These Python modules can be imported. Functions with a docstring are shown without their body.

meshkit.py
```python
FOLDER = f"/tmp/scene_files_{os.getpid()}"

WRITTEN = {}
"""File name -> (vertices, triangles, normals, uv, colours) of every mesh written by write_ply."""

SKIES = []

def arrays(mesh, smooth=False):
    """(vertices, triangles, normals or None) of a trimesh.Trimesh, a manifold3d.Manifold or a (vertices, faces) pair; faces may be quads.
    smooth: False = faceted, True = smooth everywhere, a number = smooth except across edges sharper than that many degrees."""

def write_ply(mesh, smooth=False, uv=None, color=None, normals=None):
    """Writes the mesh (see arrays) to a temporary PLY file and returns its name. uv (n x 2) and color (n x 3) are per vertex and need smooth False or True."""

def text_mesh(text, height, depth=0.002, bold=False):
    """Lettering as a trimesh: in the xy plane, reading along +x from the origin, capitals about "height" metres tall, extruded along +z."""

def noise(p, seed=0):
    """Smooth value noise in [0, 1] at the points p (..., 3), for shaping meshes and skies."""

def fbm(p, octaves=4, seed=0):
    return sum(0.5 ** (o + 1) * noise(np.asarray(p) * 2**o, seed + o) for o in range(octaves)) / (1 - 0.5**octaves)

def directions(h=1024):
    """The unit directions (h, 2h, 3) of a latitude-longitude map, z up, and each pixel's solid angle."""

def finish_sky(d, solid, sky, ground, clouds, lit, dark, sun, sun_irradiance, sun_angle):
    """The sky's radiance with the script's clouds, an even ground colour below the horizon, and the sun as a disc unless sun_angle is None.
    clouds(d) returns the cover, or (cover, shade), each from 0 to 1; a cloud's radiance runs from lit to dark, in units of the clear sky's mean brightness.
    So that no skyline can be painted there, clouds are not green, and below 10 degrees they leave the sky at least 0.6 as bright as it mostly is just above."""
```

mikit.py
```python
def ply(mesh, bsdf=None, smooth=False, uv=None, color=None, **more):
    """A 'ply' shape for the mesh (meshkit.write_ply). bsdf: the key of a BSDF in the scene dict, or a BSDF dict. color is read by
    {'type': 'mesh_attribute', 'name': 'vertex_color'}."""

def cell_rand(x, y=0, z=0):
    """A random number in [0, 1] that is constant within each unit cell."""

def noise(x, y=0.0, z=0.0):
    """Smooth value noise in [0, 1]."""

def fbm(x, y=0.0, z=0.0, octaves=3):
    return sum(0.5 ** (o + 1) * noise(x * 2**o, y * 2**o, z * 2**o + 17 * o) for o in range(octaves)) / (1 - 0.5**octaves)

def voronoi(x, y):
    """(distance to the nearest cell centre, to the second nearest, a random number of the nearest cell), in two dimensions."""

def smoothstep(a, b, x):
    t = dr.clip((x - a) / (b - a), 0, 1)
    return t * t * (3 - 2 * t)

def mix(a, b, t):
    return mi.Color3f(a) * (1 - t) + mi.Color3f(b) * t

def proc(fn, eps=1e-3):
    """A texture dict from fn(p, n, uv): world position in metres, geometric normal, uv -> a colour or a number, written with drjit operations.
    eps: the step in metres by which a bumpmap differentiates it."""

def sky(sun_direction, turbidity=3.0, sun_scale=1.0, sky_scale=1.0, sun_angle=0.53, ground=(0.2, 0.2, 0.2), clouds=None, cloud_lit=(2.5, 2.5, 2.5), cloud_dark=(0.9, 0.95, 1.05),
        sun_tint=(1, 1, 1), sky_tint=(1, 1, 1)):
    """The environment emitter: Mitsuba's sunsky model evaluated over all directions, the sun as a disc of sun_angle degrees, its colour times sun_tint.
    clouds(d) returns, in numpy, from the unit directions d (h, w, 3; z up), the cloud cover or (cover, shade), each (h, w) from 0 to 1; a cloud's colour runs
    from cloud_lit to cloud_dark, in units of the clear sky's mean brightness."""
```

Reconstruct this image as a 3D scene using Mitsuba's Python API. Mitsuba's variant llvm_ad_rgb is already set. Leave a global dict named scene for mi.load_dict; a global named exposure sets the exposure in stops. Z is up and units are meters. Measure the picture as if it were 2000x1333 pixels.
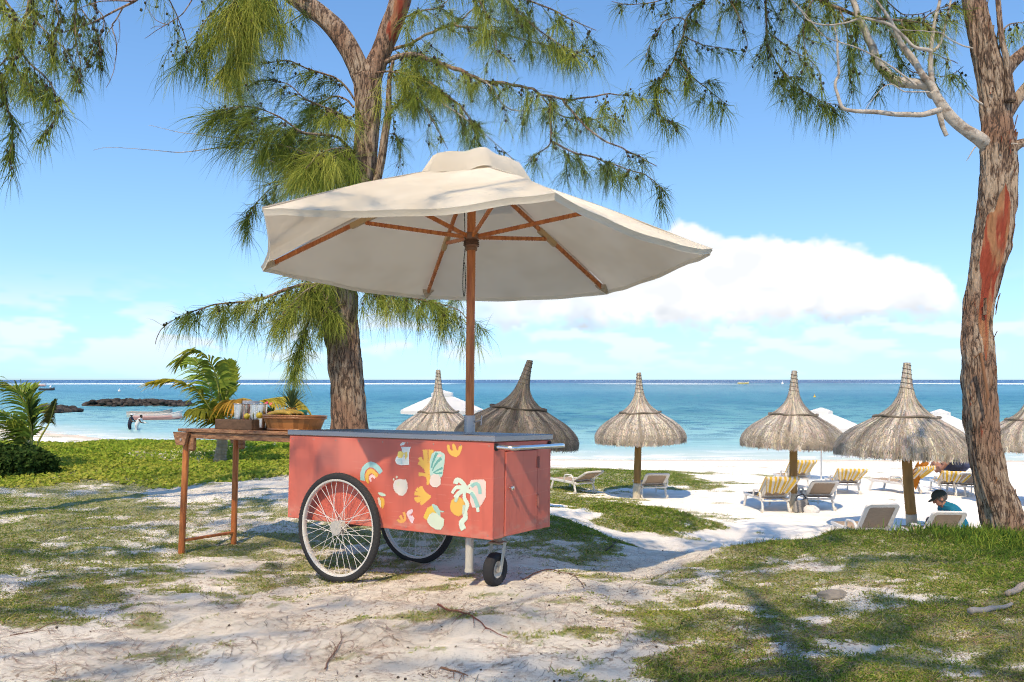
import math
import numpy as np, trimesh, manifold3d as m3, shapely
import shapely.geometry as sg
from shapely import affinity
from scipy.interpolate import RBFInterpolator
import drjit as dr
import mitsuba as mi
import meshkit, mikit
from mikit import proc, noise, fbm, smoothstep, mix

T = mi.ScalarTransform4f
E, F = 1.235, 1555.0          # eye height (m) and focal length in pixels of a 2000 px wide frame
scene, labels = {}, {}
rng = np.random.default_rng(11)

# ---------------------------------------------------------------- camera, sky, exposure
scene['camera'] = {'type': 'perspective', 'fov': math.degrees(2 * math.atan(1000 / F)), 'fov_axis': 'x',
                   'near_clip': 0.05, 'far_clip': 60000.0, 'principal_point_offset_x': 0.0, 'principal_point_offset_y': -75.5 / 1333,
                   'to_world': T().look_at(origin=[0, 0, E], target=[0, 10, E], up=[0, 0, 1])}
SUN_EL, SUN_AZ = math.radians(50), math.atan2(0.30, 1.0)      # light travels away from the camera and a little to the right
SUN = np.array([-math.sin(SUN_AZ) * math.cos(SUN_EL), -math.cos(SUN_AZ) * math.cos(SUN_EL), math.sin(SUN_EL)])
exposure = 1.42


def clouds(d):
    """One long cumulus bank low over the sea, faint small clouds along the horizon all round, and thin wisps."""
    az = np.degrees(np.arctan2(d[..., 0], d[..., 1]))
    el = np.degrees(np.arcsin(np.clip(d[..., 2], -1, 1)))
    q = np.stack([az * 0.55, el * 0.85, az * 0 + 3.3], -1)
    n1 = meshkit.fbm(q, 5, 3)
    n2 = meshkit.fbm(q * 2.3 + 7.7, 4, 9)
    top = np.interp(az, [-7, -4.4, -2.5, 0, 4, 7.5, 10, 12, 14, 15.6, 17.4, 20, 22, 24, 26, 28.5, 30.3], [3.0, 5.6, 7.0, 7.6, 8.0, 9.0, 10.1, 11.0, 10.5, 10.0, 10.0, 9.6, 9.0, 8.8, 8.1, 6.9, 4.0])
    core = np.clip((top - el + (n1 - 0.5) * 2.4 + (n2 - 0.5) * 0.9) / 0.5, 0, 1) * np.clip((el - 3.2 + (n2 - 0.5) * 2.6 + (n1 - .5) * 1.5) / 1.3, 0, 1)
    core *= np.clip((az + 6.5) / 7, 0, 1) * np.clip((30.8 + (n1 - .5) * 4 - az) / 2.0, 0, 1)
    core = core * np.where(az < 6, 0.86 + 0.5 * (n1 - 0.45), 1.0)
    # scattered low clouds all the way round the horizon
    sm = meshkit.fbm(np.stack([az * 0.33, el * 1.25, az * 0 + 1], -1), 4, 21)
    band = np.exp(-((el - 3.0) / 2.4) ** 2)
    small = np.clip((sm - 0.49) / 0.13, 0, 1) * band * 0.72
    far = np.clip((meshkit.fbm(np.stack([az * 0.07, el * 0.22, az * 0 + 5], -1), 5, 33) - 0.56) / 0.12, 0, 1) * np.clip((el - 3) / 2, 0, 1) * np.clip((16 - el) / 6, 0, 1) * np.clip((np.abs(az - 0) - 60) / 20, 0, 1)
    cover = np.maximum(np.maximum(core, small), far)
    shade = np.clip((5.2 - el + (n1 - 0.5) * 3.4) / 1.7, 0, 1) * 0.72 + np.clip((0.54 - meshkit.fbm(q * 1.1 + 2.2, 2, 8)) * 2.6, 0, 0.34) * np.clip((top - el) / 1.4, 0, 1)
    shade = np.where(core > small, shade, 0.30)
    return np.clip(cover, 0, 1), np.clip(shade, 0, 1)


scene['sky'] = mikit.sky(SUN.tolist(), turbidity=2.4, sun_scale=0.92, sky_scale=1.60, clouds=clouds, ground=(0.40, 0.50, 0.58), sun_tint=(1.04, 1.0, 0.93),
                         cloud_lit=(2.35, 2.36, 2.38), cloud_dark=(1.45, 1.58, 1.74), sky_tint=(.94, 1.02, 1.06))


# ---------------------------------------------------------------- helpers
def P(px, py, d):
    """The point at depth d (metres) seen at photo pixel (px, py)."""
    return np.array([(px - 1000) * d / F, d, E - (py - 742) * d / F])


def tag(key, label=None, category=None, group=None, kind=None):
    e = labels.setdefault(key, {})
    for k, v in (('label', label), ('category', category), ('group', group), ('kind', kind)):
        if v:
            e[k] = v


used = {}


def new(name):
    k = used.get(name, 0)
    used[name] = k + 1
    return name if k == 0 else f'{name}_{k:03d}'


def thing(name, label, category, group=None):
    key = new(name)
    tag(key, label, category, group)
    return key


def tm(mesh):
    if hasattr(mesh, 'to_mesh'):
        m = mesh.to_mesh()
        return trimesh.Trimesh(np.array(m.vert_properties[:, :3], float), np.array(m.tri_verts), process=False)
    if isinstance(mesh, (tuple, list)):
        v, f = np.asarray(mesh[0], float), np.asarray(mesh[1], int)
        if f.shape[1] == 4:
            f = np.vstack([f[:, [0, 1, 2]], f[:, [0, 2, 3]]])
        return trimesh.Trimesh(v, f, process=False)
    return mesh


def add(name, mesh, bsdf, parent=None, smooth=35, color=None, uv=None, label=None, kind=None, xf=None):
    """One entry of the scene; a part when a parent is given. color: one colour or one per vertex (read by the vertex-colour BSDFs)."""
    key = new(f'{parent}__{name}') if parent else new(name)
    mesh = tm(mesh)
    if xf is not None:
        mesh = trimesh.Trimesh(mesh.vertices @ xf[:3, :3].T + xf[:3, 3], mesh.faces, process=False)
    one = color is not None and np.ndim(color) == 1
    if smooth not in (False, True):
        if uv is None and (color is None or one):
            mesh = trimesh.graph.smooth_shade(mesh, angle=math.radians(smooth), facet_minarea=None)
        smooth = True
    if one:
        color = np.tile(np.asarray(color, float), (len(mesh.vertices), 1))
    scene[key] = mikit.ply(mesh, bsdf, smooth=smooth, color=color, uv=uv)
    if label or kind:
        tag(key, label, kind=kind)
    return key


def struct(name, *a, **k):
    return add(name, *a, kind='structure', **k)


def cat(ms):
    return trimesh.util.concatenate([tm(m) for m in ms])


def xform(R=None, t=(0, 0, 0)):
    M = np.eye(4)
    if R is not None:
        M[:3, :3] = R
    M[:3, 3] = t
    return M


def rotz(a):
    c, s = math.cos(a), math.sin(a)
    return np.array([[c, -s, 0], [s, c, 0], [0, 0, 1.0]])


def rotax(axis, a):
    return trimesh.transformations.rotation_matrix(a, axis)[:3, :3]


def moved(mesh, R=None, t=(0, 0, 0)):
    m = tm(mesh)
    v = m.vertices if R is None else m.vertices @ np.asarray(R).T
    return trimesh.Trimesh(v + np.asarray(t, float), m.faces, process=False)


def rbox(size, r=0.006, c=(0, 0, 0)):
    """A box with chamfered edges."""
    sx, sy, sz = np.asarray(size, float) / 2
    r = min(r, sx * .9, sy * .9, sz * .9)
    pts = [(a * (sx - i), b * (sy - j), e * (sz - k)) for a in (-1, 1) for b in (-1, 1) for e in (-1, 1) for i, j, k in ((0, r, r), (r, 0, r), (r, r, 0))]
    return moved(m3.Manifold.hull_points(np.array(pts, float)), None, c)


def catmull(pts, n):
    pts = np.asarray(pts, float)
    if len(pts) == 2:
        return pts[0] + np.linspace(0, 1, n)[:, None] * (pts[1] - pts[0])
    seg = np.r_[0, np.cumsum(np.linalg.norm(np.diff(pts[:, :3], axis=0), axis=1) + 1e-9)]
    from scipy.interpolate import PchipInterpolator
    return PchipInterpolator(seg, pts)(np.linspace(0, seg[-1], n))


def tube(pts, rad, sides=8, cap=True, closed=False):
    """A tube round a polyline, as (vertices, triangles)."""
    p = np.asarray(pts, float)
    n = len(p)
    rad = np.broadcast_to(rad, (n,))
    t = np.gradient(p, axis=0) if not closed else np.roll(p, -1, 0) - np.roll(p, 1, 0)
    t /= np.linalg.norm(t, axis=1, keepdims=True) + 1e-12
    a = np.cross(t[0], [0, 0, 1] if abs(t[0][2]) < .9 else [1, 0, 0])
    A = []
    for k in range(n):
        a = a - t[k] * (a @ t[k])
        a = a / (np.linalg.norm(a) + 1e-12)
        A.append(a)
    A = np.array(A)
    B = np.cross(t, A)
    ang = np.arange(sides) * 2 * np.pi / sides
    v = (p[:, None] + rad[:, None, None] * (np.cos(ang)[None, :, None] * A[:, None] + np.sin(ang)[None, :, None] * B[:, None])).reshape(-1, 3)
    m = n if closed else n - 1
    i, j = np.meshgrid(np.arange(m), np.arange(sides), indexing='ij')
    i2, j2 = (i + 1) % n, (j + 1) % sides
    q = np.stack([i * sides + j, i * sides + j2, i2 * sides + j2, i2 * sides + j], -1).reshape(-1, 4)
    f = np.vstack([q[:, [0, 1, 2]], q[:, [0, 2, 3]]])
    if cap and not closed:
        v = np.vstack([v, p[:1], p[-1:]])
        k = np.arange(sides)
        f = np.vstack([f, np.stack([(k + 1) % sides, k, k * 0 + len(v) - 2], 1), np.stack([k + (n - 1) * sides, (k + 1) % sides + (n - 1) * sides, k * 0 + len(v) - 1], 1)])
    return trimesh.Trimesh(v, f, process=False)


def rod(a, b, r, sides=10, r2=None):
    return tube(np.array([a, b], float), [r, r if r2 is None else r2], sides)


def bar(a, b, w, h, up=(0, 0, 1), r=0.003):
    """A chamfered bar of section w x h from a to b."""
    a, b = np.asarray(a, float), np.asarray(b, float)
    z = b - a
    L = np.linalg.norm(z)
    z /= L
    x = np.cross(np.asarray(up, float), z)
    x /= np.linalg.norm(x) + 1e-12
    y = np.cross(z, x)
    return moved(rbox((w, h, L), r), np.stack([x, y, z], 1), (a + b) / 2)


def lathe(profile, n=32, wob=None):
    """Revolves (radius, z) points; points at radius 0 close it."""
    pr = np.asarray(profile, float)
    ang = np.arange(n) * 2 * np.pi / n
    v = np.stack([pr[:, None, 0] * np.cos(ang), pr[:, None, 0] * np.sin(ang), np.repeat(pr[:, 1:], n, 1)], -1).reshape(-1, 3)
    i, j = np.meshgrid(np.arange(len(pr) - 1), np.arange(n), indexing='ij')
    q = np.stack([i * n + j, i * n + (j + 1) % n, (i + 1) * n + (j + 1) % n, (i + 1) * n + j], -1).reshape(-1, 4)
    return tm((v, q))


def sphere(r, c=(0, 0, 0), s=(1, 1, 1), sub=2):
    m = trimesh.creation.icosphere(sub, r)
    return trimesh.Trimesh(m.vertices * np.asarray(s) + np.asarray(c), m.faces, process=False)


def ribbons(o, d, length, width, droop, col, rs, tipw=0.25, gvec=(0, 0, -1)):
    """Thin tapering blades: o, d (N, 3), droop bends them along gvec. Returns (vertices, triangles, colours); three triangles each."""
    n = len(o)
    d = d / (np.linalg.norm(d, axis=1, keepdims=True) + 1e-9)
    side = np.cross(d, rs.normal(size=(n, 3)))
    side /= np.linalg.norm(side, axis=1, keepdims=True) + 1e-9
    L, W, D = (np.broadcast_to(x, (n,))[:, None] for x in (length, width, droop))
    g = np.asarray(gvec, float)
    mid = o + d * L * 0.55 + g * D * L * 0.18
    tip = o + d * L * (1 - 0.25 * np.abs(D)) + g * D * L * 0.62
    v = np.stack([o - side * W / 2, o + side * W / 2, mid - side * W * .45, mid + side * W * .45, tip], 1)
    f = np.array([[0, 1, 3], [0, 3, 2], [2, 3, 4]])
    f = (f[None] + (np.arange(n) * 5)[:, None, None]).reshape(-1, 3)
    return v.reshape(-1, 3), f, np.repeat(col, 5, 0)


def pack(parts):
    """Joins (v, f, colour) triples."""
    at, V, Fs, C = 0, [], [], []
    for v, f, c in parts:
        V.append(v); Fs.append(f + at); C.append(c)
        at += len(v)
    return (np.vstack(V), np.vstack(Fs)), np.vstack(C)


def cols(base, n, rs, var=0.25, hue=0.1):
    b = np.asarray(base, float)
    return np.clip(b * (1 + var * rs.uniform(-1, 1, (n, 1))) * (1 + hue * rs.uniform(-1, 1, (n, 3))), 0.002, 0.95)


# ---------------------------------------------------------------- materials
VC = {'type': 'mesh_attribute', 'name': 'vertex_color'}


def rgb(*c):
    return {'type': 'rgb', 'value': list(c)}


scene['matte'] = {'type': 'twosided', 'bsdf': {'type': 'principled', 'base_color': VC, 'roughness': 0.75, 'specular': 0.3}}
scene['satin'] = {'type': 'twosided', 'bsdf': {'type': 'principled', 'base_color': VC, 'roughness': 0.35, 'specular': 0.5}}
scene['leaf'] = {'type': 'principledthin', 'base_color': VC, 'roughness': 0.45, 'diff_trans': 0.7, 'spec_trans': 0.0, 'eta': 1.35}
scene['steel'] = {'type': 'twosided', 'bsdf': {'type': 'roughconductor', 'material': 'Cr', 'alpha': 0.32, 'specular_reflectance': rgb(.72, .70, .64)}}
scene['chrome'] = {'type': 'twosided', 'bsdf': {'type': 'roughconductor', 'material': 'Ag', 'alpha': 0.08, 'specular_reflectance': rgb(.86, .87, .9)}}


def wood_fn(a, b, sx, sy, sz):
    def fn(p, n, uv):
        w = fbm(p.x * sx + 3, p.y * sy + 5, p.z * sz, 4)
        g = fbm(p.x * sx * 4, p.y * sy * 4, p.z * sz * 4, 2)
        return mix(a, b, smoothstep(.3, .72, w * .7 + g * .3))
    return fn


scene['teak'] = {'type': 'twosided', 'bsdf': {'type': 'principled', 'base_color': proc(wood_fn((.36, .10, .03), (.54, .20, .06), 60, 60, 5)), 'roughness': 0.42, 'specular': .4}}
scene['board_wood'] = {'type': 'twosided', 'bsdf': {'type': 'principled', 'base_color': proc(wood_fn((.17, .075, .035), (.42, .22, .11), 10, 40, 60)), 'roughness': 0.55, 'specular': .4}}


def paint_fn(p, n, uv):
    a = fbm(p.x * 5, p.y * 5, p.z * 2.2, 4)
    drip = fbm(p.x * 38 + p.y * 22, p.z * 2.0, 1.5, 3)
    low = smoothstep(.52, .36, p.z) * fbm(p.x * 20, p.y * 20, p.z * 26, 3)
    c = mix((.64, .150, .102), (.56, .125, .086), smoothstep(.35, .7, a))
    c = c * (1 - .10 * smoothstep(.5, .8, drip))
    u = p.x * .85 - p.y * .526
    scr = smoothstep(.80, .86, noise(u * 7 + p.z * 30, p.z * 160, 3)) * smoothstep(.5, .75, fbm(u * 3, p.z * 5, 8, 3))
    c = mix(c, (.72, .36, .29), scr * .22)
    c = mix(c, (.70, .27, .21), smoothstep(.60, .82, fbm(u * 2.2, p.z * 2.6, 4, 3)) * .35)
    return mix(c, (.60, .33, .25), .35 * smoothstep(.34, .72, low))


scene['red_paint'] = {'type': 'twosided', 'bsdf': {'type': 'bumpmap', 'arbitrary': {'type': 'principled', 'base_color': proc(paint_fn), 'roughness': 0.42, 'specular': .45},
                      'tex': proc(lambda p, n, uv: fbm(p.x * 14, p.y * 14, p.z * 9, 3) * .0016, .004), 'scale': 1.0}}


def canvas_fn(p, n, uv):
    s = fbm(p.x * 2.3, p.y * 2.3, p.z * 2.3, 4)
    return mix((.73, .675, .565), (.62, .55, .43), smoothstep(.40, .72, s) * .8)


scene['canvas'] = {'type': 'principledthin', 'base_color': proc(canvas_fn), 'roughness': 0.9, 'diff_trans': 0.50, 'spec_trans': 0.0, 'eta': 1.2}


def bark_rel(p, scale, zs):
    wx = p.x + (fbm(p.x * 5, p.y * 5, p.z * 3, 2) - .5) * .10
    wy = p.y + (fbm(p.x * 5 + 9, p.y * 5, p.z * 3, 2) - .5) * .10
    r = fbm(wx * scale, wy * scale, p.z * zs, 4)
    return 1 - dr.abs(r - .5) * 2


def bark_fn(p, n, uv):
    """uv.x: how far the bark has peeled to the red under-bark."""
    k = bark_rel(p, 30, 4.0)
    f = fbm(p.x * 90, p.y * 90, p.z * 22, 3)
    k2 = bark_rel(p, 52, 5.5)
    c = mix((.39, .30, .22), (.22, .145, .10), smoothstep(.72, .97, k))
    c = mix(c, (.47, .41, .34), smoothstep(.55, .8, f) * .55)
    c = mix(c, (.26, .14, .09), smoothstep(.42, .70, fbm(p.x * 4, p.y * 4, p.z * 2.5, 3)) * .75)
    c = mix(c, (.075, .052, .04), dr.maximum(smoothstep(.90, .985, k), smoothstep(.91, .99, k2) * .8))
    m = fbm(p.x * 22, p.y * 22, p.z * 5, 3)
    under = mix((.33, .165, .085), (.27, .055, .032), smoothstep(.38, .6, fbm(p.x * 26 + 4, p.y * 26, p.z * 2.5, 3)))
    return mix(c, under, smoothstep(.45, .62, uv.x * .9 + (m - .5) * .7))


def bark_bump(p, n, uv):
    return -(bark_rel(p, 30, 4.0) * .022 + bark_rel(p, 52, 5.5) * .012) * (1 - .7 * uv.x) + fbm(p.x * 80, p.y * 80, p.z * 25, 3) * .007


scene['bark'] = {'type': 'twosided', 'bsdf': {'type': 'bumpmap', 'arbitrary': {'type': 'principled', 'base_color': proc(bark_fn), 'roughness': 0.85, 'specular': .2},
                 'tex': proc(bark_bump, .004), 'scale': 1.0}}

# ---------------------------------------------------------------- terrain
SEA = E - 4.0
# (pixel x, pixel y, depth): points of the ground as measured on the photograph
GP = [(-500, 1333, 3.3), (0, 1333, 3.28), (500, 1333, 3.27), (1000, 1333, 3.26), (1500, 1333, 3.2), (2000, 1333, 3.12), (2500, 1333, 3.1),
      (0, 1200, 4.1), (600, 1200, 4.2), (1200, 1200, 4.15), (1700, 1200, 4.05), (2100, 1200, 4.0),
      (668, 1135, 4.90), (820, 1101, 5.45), (944, 1138, 4.66), (355, 1080, 5.87), (457, 1062, 6.25), (0, 1080, 5.6), (150, 1000, 7.2), (0, 945, 9.3), (300, 958, 9.0), (560, 940, 9.4),
      (700, 1000, 7.4), (900, 1010, 7.2), (1085, 1005, 7.1), (1160, 1037, 6.4), (1215, 1073, 5.9), (1260, 1104, 5.5), (1050, 1080, 5.7), (1150, 1110, 5.2), (1290, 1108, 5.35), (1400, 1086, 5.55), (1500, 1052, 6.0), (1600, 1032, 6.45), (1720, 1033, 6.5), (1800, 1036, 6.5), (1900, 1042, 6.4), (2050, 1046, 6.35),
      (1750, 1080, 5.7), (1600, 1120, 5.05), (1950, 1120, 5.0), (1400, 1160, 4.6),
      (-300, 905, 11.6), (0, 902, 11.8), (432, 908, 11.6), (560, 900, 11.8), (-300, 868, 14.5), (0, 868, 14.6), (300, 868, 14.4), (560, 868, 14.2), (760, 880, 13.4),
      (900, 960, 9.2), (1000, 985, 8.6)]
pts = [P(*g) for g in GP]
# beyond the crest of the dune: (x, y, z)
pts += [np.array(q, float) for q in
        [(-14, 17, -1.2), (-9, 17, -1.15), (-4, 17, -1.1), (-2, 16.5, -1.1), (-22, 24, -1.7), (-10, 24, -1.7), (-3, 22, -1.4), (-25, 35, -2.15), (-12, 32, -2.2), (-4, 30, -2.0),
         (-45, 60, -2.55), (-33, 55, -2.6), (-24, 50, -2.72), (-15, 45.5, -2.78), (-7, 42, -2.78), (0, 40.5, -2.78), (7, 40, -2.78), (16, 40, -2.78), (26, 39.5, -2.78), (45, 40, -2.78),
         (-55, 75, -2.9), (-36, 68, -3.0), (-22, 60, -3.2), (0, 55, -3.3), (20, 55, -3.3), (50, 60, -3.3), (0, 80, -3.6), (-60, 95, -3.6), (50, 90, -3.6),
         (.75, 10.0, -.80), (1.5, 8.6, -.80), (2.1, 10.6, -.98), (1.3, 11.2, -.84), (3.0, 11.5, -1.02), (3.4, 9.0, -.92), (4.5, 10.3, -1.08), (5.6, 12.4, -1.18), (4.0, 13.5, -1.16), (2.4, 12.6, -.80), (1.6, 12.8, -.74),
         (3.2, 12.3, -.92), (2.5, 12.3, -.78), (1.7, 12.4, -.70), (1.9, 13.6, -1.16), (2.8, 13.5, -1.2), (1.0, 13.6, -1.05), (3.6, 13.2, -1.2), (1.2, 11.0, -.86), (2.4, 11.0, -.95), (.7, 12.6, -.82), (2.0, 14.2, -1.08), (1.0, 15, -1.2), (2.5, 17, -1.32), (5.4, 15.6, -1.32), (8, 15, -1.30), (9.5, 11, -1.15), (12, 15, -1.3), (7.5, 19, -1.45), (1.2, 19, -1.3), (3, 22, -1.28), (5.2, 21.0, -1.42),
         (12, 21, -1.55), (8, 25, -1.75), (2, 26, -1.65), (14, 27, -1.95), (5, 32, -2.25), (15, 33, -2.35), (25, 30, -2.15), (25, 20, -1.6), (7.6, 9.2, -.95), (6.2, 8.6, -.85), (8.2, 8.3, -.9), (10, 8, -.8), (2.4, 7.9, -.72), (3.4, 7.9, -.80),
         (5, 8.0, -.72), (4.2, 7.4, -.42), (1.15, 7.7, -.52), (1.9, 6.6, -.45), (2.3, 6.5, -.5), (1.5, 7.2, -.6)]]
pts = np.array(pts)


def warp(x, y):
    return np.stack([x / (y + 3), np.log(y + 3) * 1.1], -1)


_rbf = RBFInterpolator(warp(pts[:, 0], pts[:, 1]), pts[:, 2], kernel='linear', smoothing=0.0015)


def ground_base(x, y):
    x, y = np.asarray(x, float), np.asarray(y, float)
    sh = np.broadcast_shapes(x.shape, y.shape)
    x, y = np.broadcast_to(x, sh).ravel(), np.broadcast_to(y, sh).ravel()
    yy = np.clip(y, 1.2, 90)
    q = warp(x, yy)
    q[:, 0] = np.clip(q[:, 0], -1.0, 1.0)
    z = _rbf(q)
    back = np.clip((yy - 1.2) / 1.8, 0, 1)
    return (z * back + 0.0 * (1 - back)).reshape(sh)


# a tabulated copy in warped coordinates keeps later look-ups cheap
_gs, _gt = np.linspace(-1.0, 1.0, 560), np.linspace(np.log(4.2), np.log(93), 640)
_GX, _GY = np.meshgrid(_gs, np.exp(_gt) - 3, indexing='ij')
_tab = ground_base(_GX * (_GY + 3), _GY)
from scipy.ndimage import gaussian_filter
_tab = gaussian_filter(_tab, 2.2)
from scipy.interpolate import RegularGridInterpolator
_look = RegularGridInterpolator((_gs, _gt), _tab, bounds_error=False, fill_value=None)


def ground(x, y):
    x, y = np.asarray(x, float), np.asarray(y, float)
    yy = np.clip(y, 1.3, 89)
    s = np.clip(x / (yy + 3), -.995, .995)
    z = _look(np.stack([s, np.log(yy + 3)], -1)).reshape(np.shape(s))
    p = np.stack([x, y, x * 0], -1)
    near = 1 / (1 + np.exp((y - 14) / 1.5))
    z = z + near * ((meshkit.fbm(p * 1.3, 3, 5) - .5) * .07 + (meshkit.fbm(p * np.array([4.5, 6.5, 1]), 3, 6) - .5) * .05)
    dry = np.clip((z - SEA - .1) / .6, 0, 1)
    z = z + (1 - near) * dry * ((meshkit.fbm(p * .8, 3, 15) - .5) * .08 + (meshkit.fbm(p * 2.6, 3, 16) - .5) * .07)
    return z


def on_ground(px, py, d0=2.0, d1=85.0):
    """The point of the ground seen at a photo pixel."""
    d = np.exp(np.linspace(np.log(d0), np.log(d1), 1500))
    x, z = (px - 1000) * d / F, E - (py - 742) * d / F
    below = np.nonzero(z < ground(x, d))[0]
    k = below[0] if len(below) else len(d) - 1
    return np.array([x[k], d[k], float(ground(x[k], d[k]))])


# how grassy (0-1) the ground is, as read at points of the photograph
GM = [(0, 1080, .64), (150, 1010, .62), (0, 980, .66), (300, 1080, .60), (300, 1000, .55), (150, 1150, .54), (0, 1200, .56), (500, 1060, .54), (460, 990, .46), (540, 1130, .40), (100, 1110, .55), (400, 1040, .55), (200, 1050, .6), (300, 1200, .14), (0, 1300, .10), (0, 1260, .16), (200, 1290, .12), (500, 1220, .14),
      (560, 960, .06), (440, 962, .05), (350, 958, .32), (150, 958, .56), (0, 955, .6), (250, 956, .5), (620, 1000, .35), (540, 1010, .35), (420, 1110, .18), (700, 1180, .16), (700, 1300, .10), (500, 1330, .12), (900, 1250, .13), (800, 1100, .34), (900, 1070, .34), (900, 1120, .28), (700, 1100, .36), (1050, 1180, .15), (980, 1100, .16), (980, 1330, .16),
      (1100, 1060, .48), (1180, 1068, .60), (1090, 1020, .78), (1150, 1050, .78), (1190, 1080, .66), (1120, 1120, .22), (1250, 1120, .18), (1230, 1180, .24), (1200, 1260, .30), (1150, 1320, .36), (1330, 1120, .42), (1320, 1200, .56), (1350, 1300, .66),
      (1450, 1100, .66), (1550, 1070, .80), (1650, 1056, .78), (1800, 1062, .76), (1950, 1070, .92), (1700, 1090, .54), (1500, 1150, .54), (1600, 1110, .44), (1800, 1130, .62), (1950, 1120, .82), (1600, 1190, .40), (1700, 1220, .58), (1550, 1270, .58), (1850, 1200, .62), (1700, 1320, .64), (1950, 1250, .54), (1900, 1310, .36), (2000, 1330, .46), (1450, 1230, .46),
      (1100, 992, .15), (1130, 1006, .0), (1195, 995, .8), (1130, 984, .7), (1160, 988, .75), (1230, 1003, .62), (1320, 1012, .8), (1280, 1005, .85), (1240, 1022, .8), (1280, 1028, .8), (1200, 1026, .6), (1340, 1028, .7), (1380, 1022, .7), (1420, 1022, .05), (1200, 1048, .0), (1300, 1060, .0), (1150, 1032, .1), (1400, 1050, .0), (1250, 1080, .0), (1300, 1095, .0), (1500, 1030, .0),
      (1100, 935, .78), (1180, 930, .78), (1250, 930, .74), (1330, 942, .78), (1390, 952, .66), (1140, 945, .85), (1220, 945, .8), (1300, 950, .5), (1100, 955, .7), (1120, 922, .8), (1200, 921, .8), (1290, 928, .8), (1440, 955, .0), (1300, 962, .1), (1200, 966, .3), (1150, 960, .5), (1380, 975, .0), (1340, 985, .0), (1100, 910, .02), (1250, 908, .0), (1400, 920, .0), (1430, 935, .0), (1600, 950, .0), (1800, 950, .0), (1550, 1000, .0), (1700, 1000, .0), (1900, 1000, .0), (1980, 930, .0),
      (600, 905, .6), (300, 905, .6), (0, 905, .6), (100, 930, .6), (800, 930, .3), (950, 960, .5)]
_gmw = np.array([on_ground(a, b)[:2] for a, b, _ in GM])
_gmv = np.array([c for *_, c in GM])
_gmq = warp(_gmw[:, 0], _gmw[:, 1])


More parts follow.
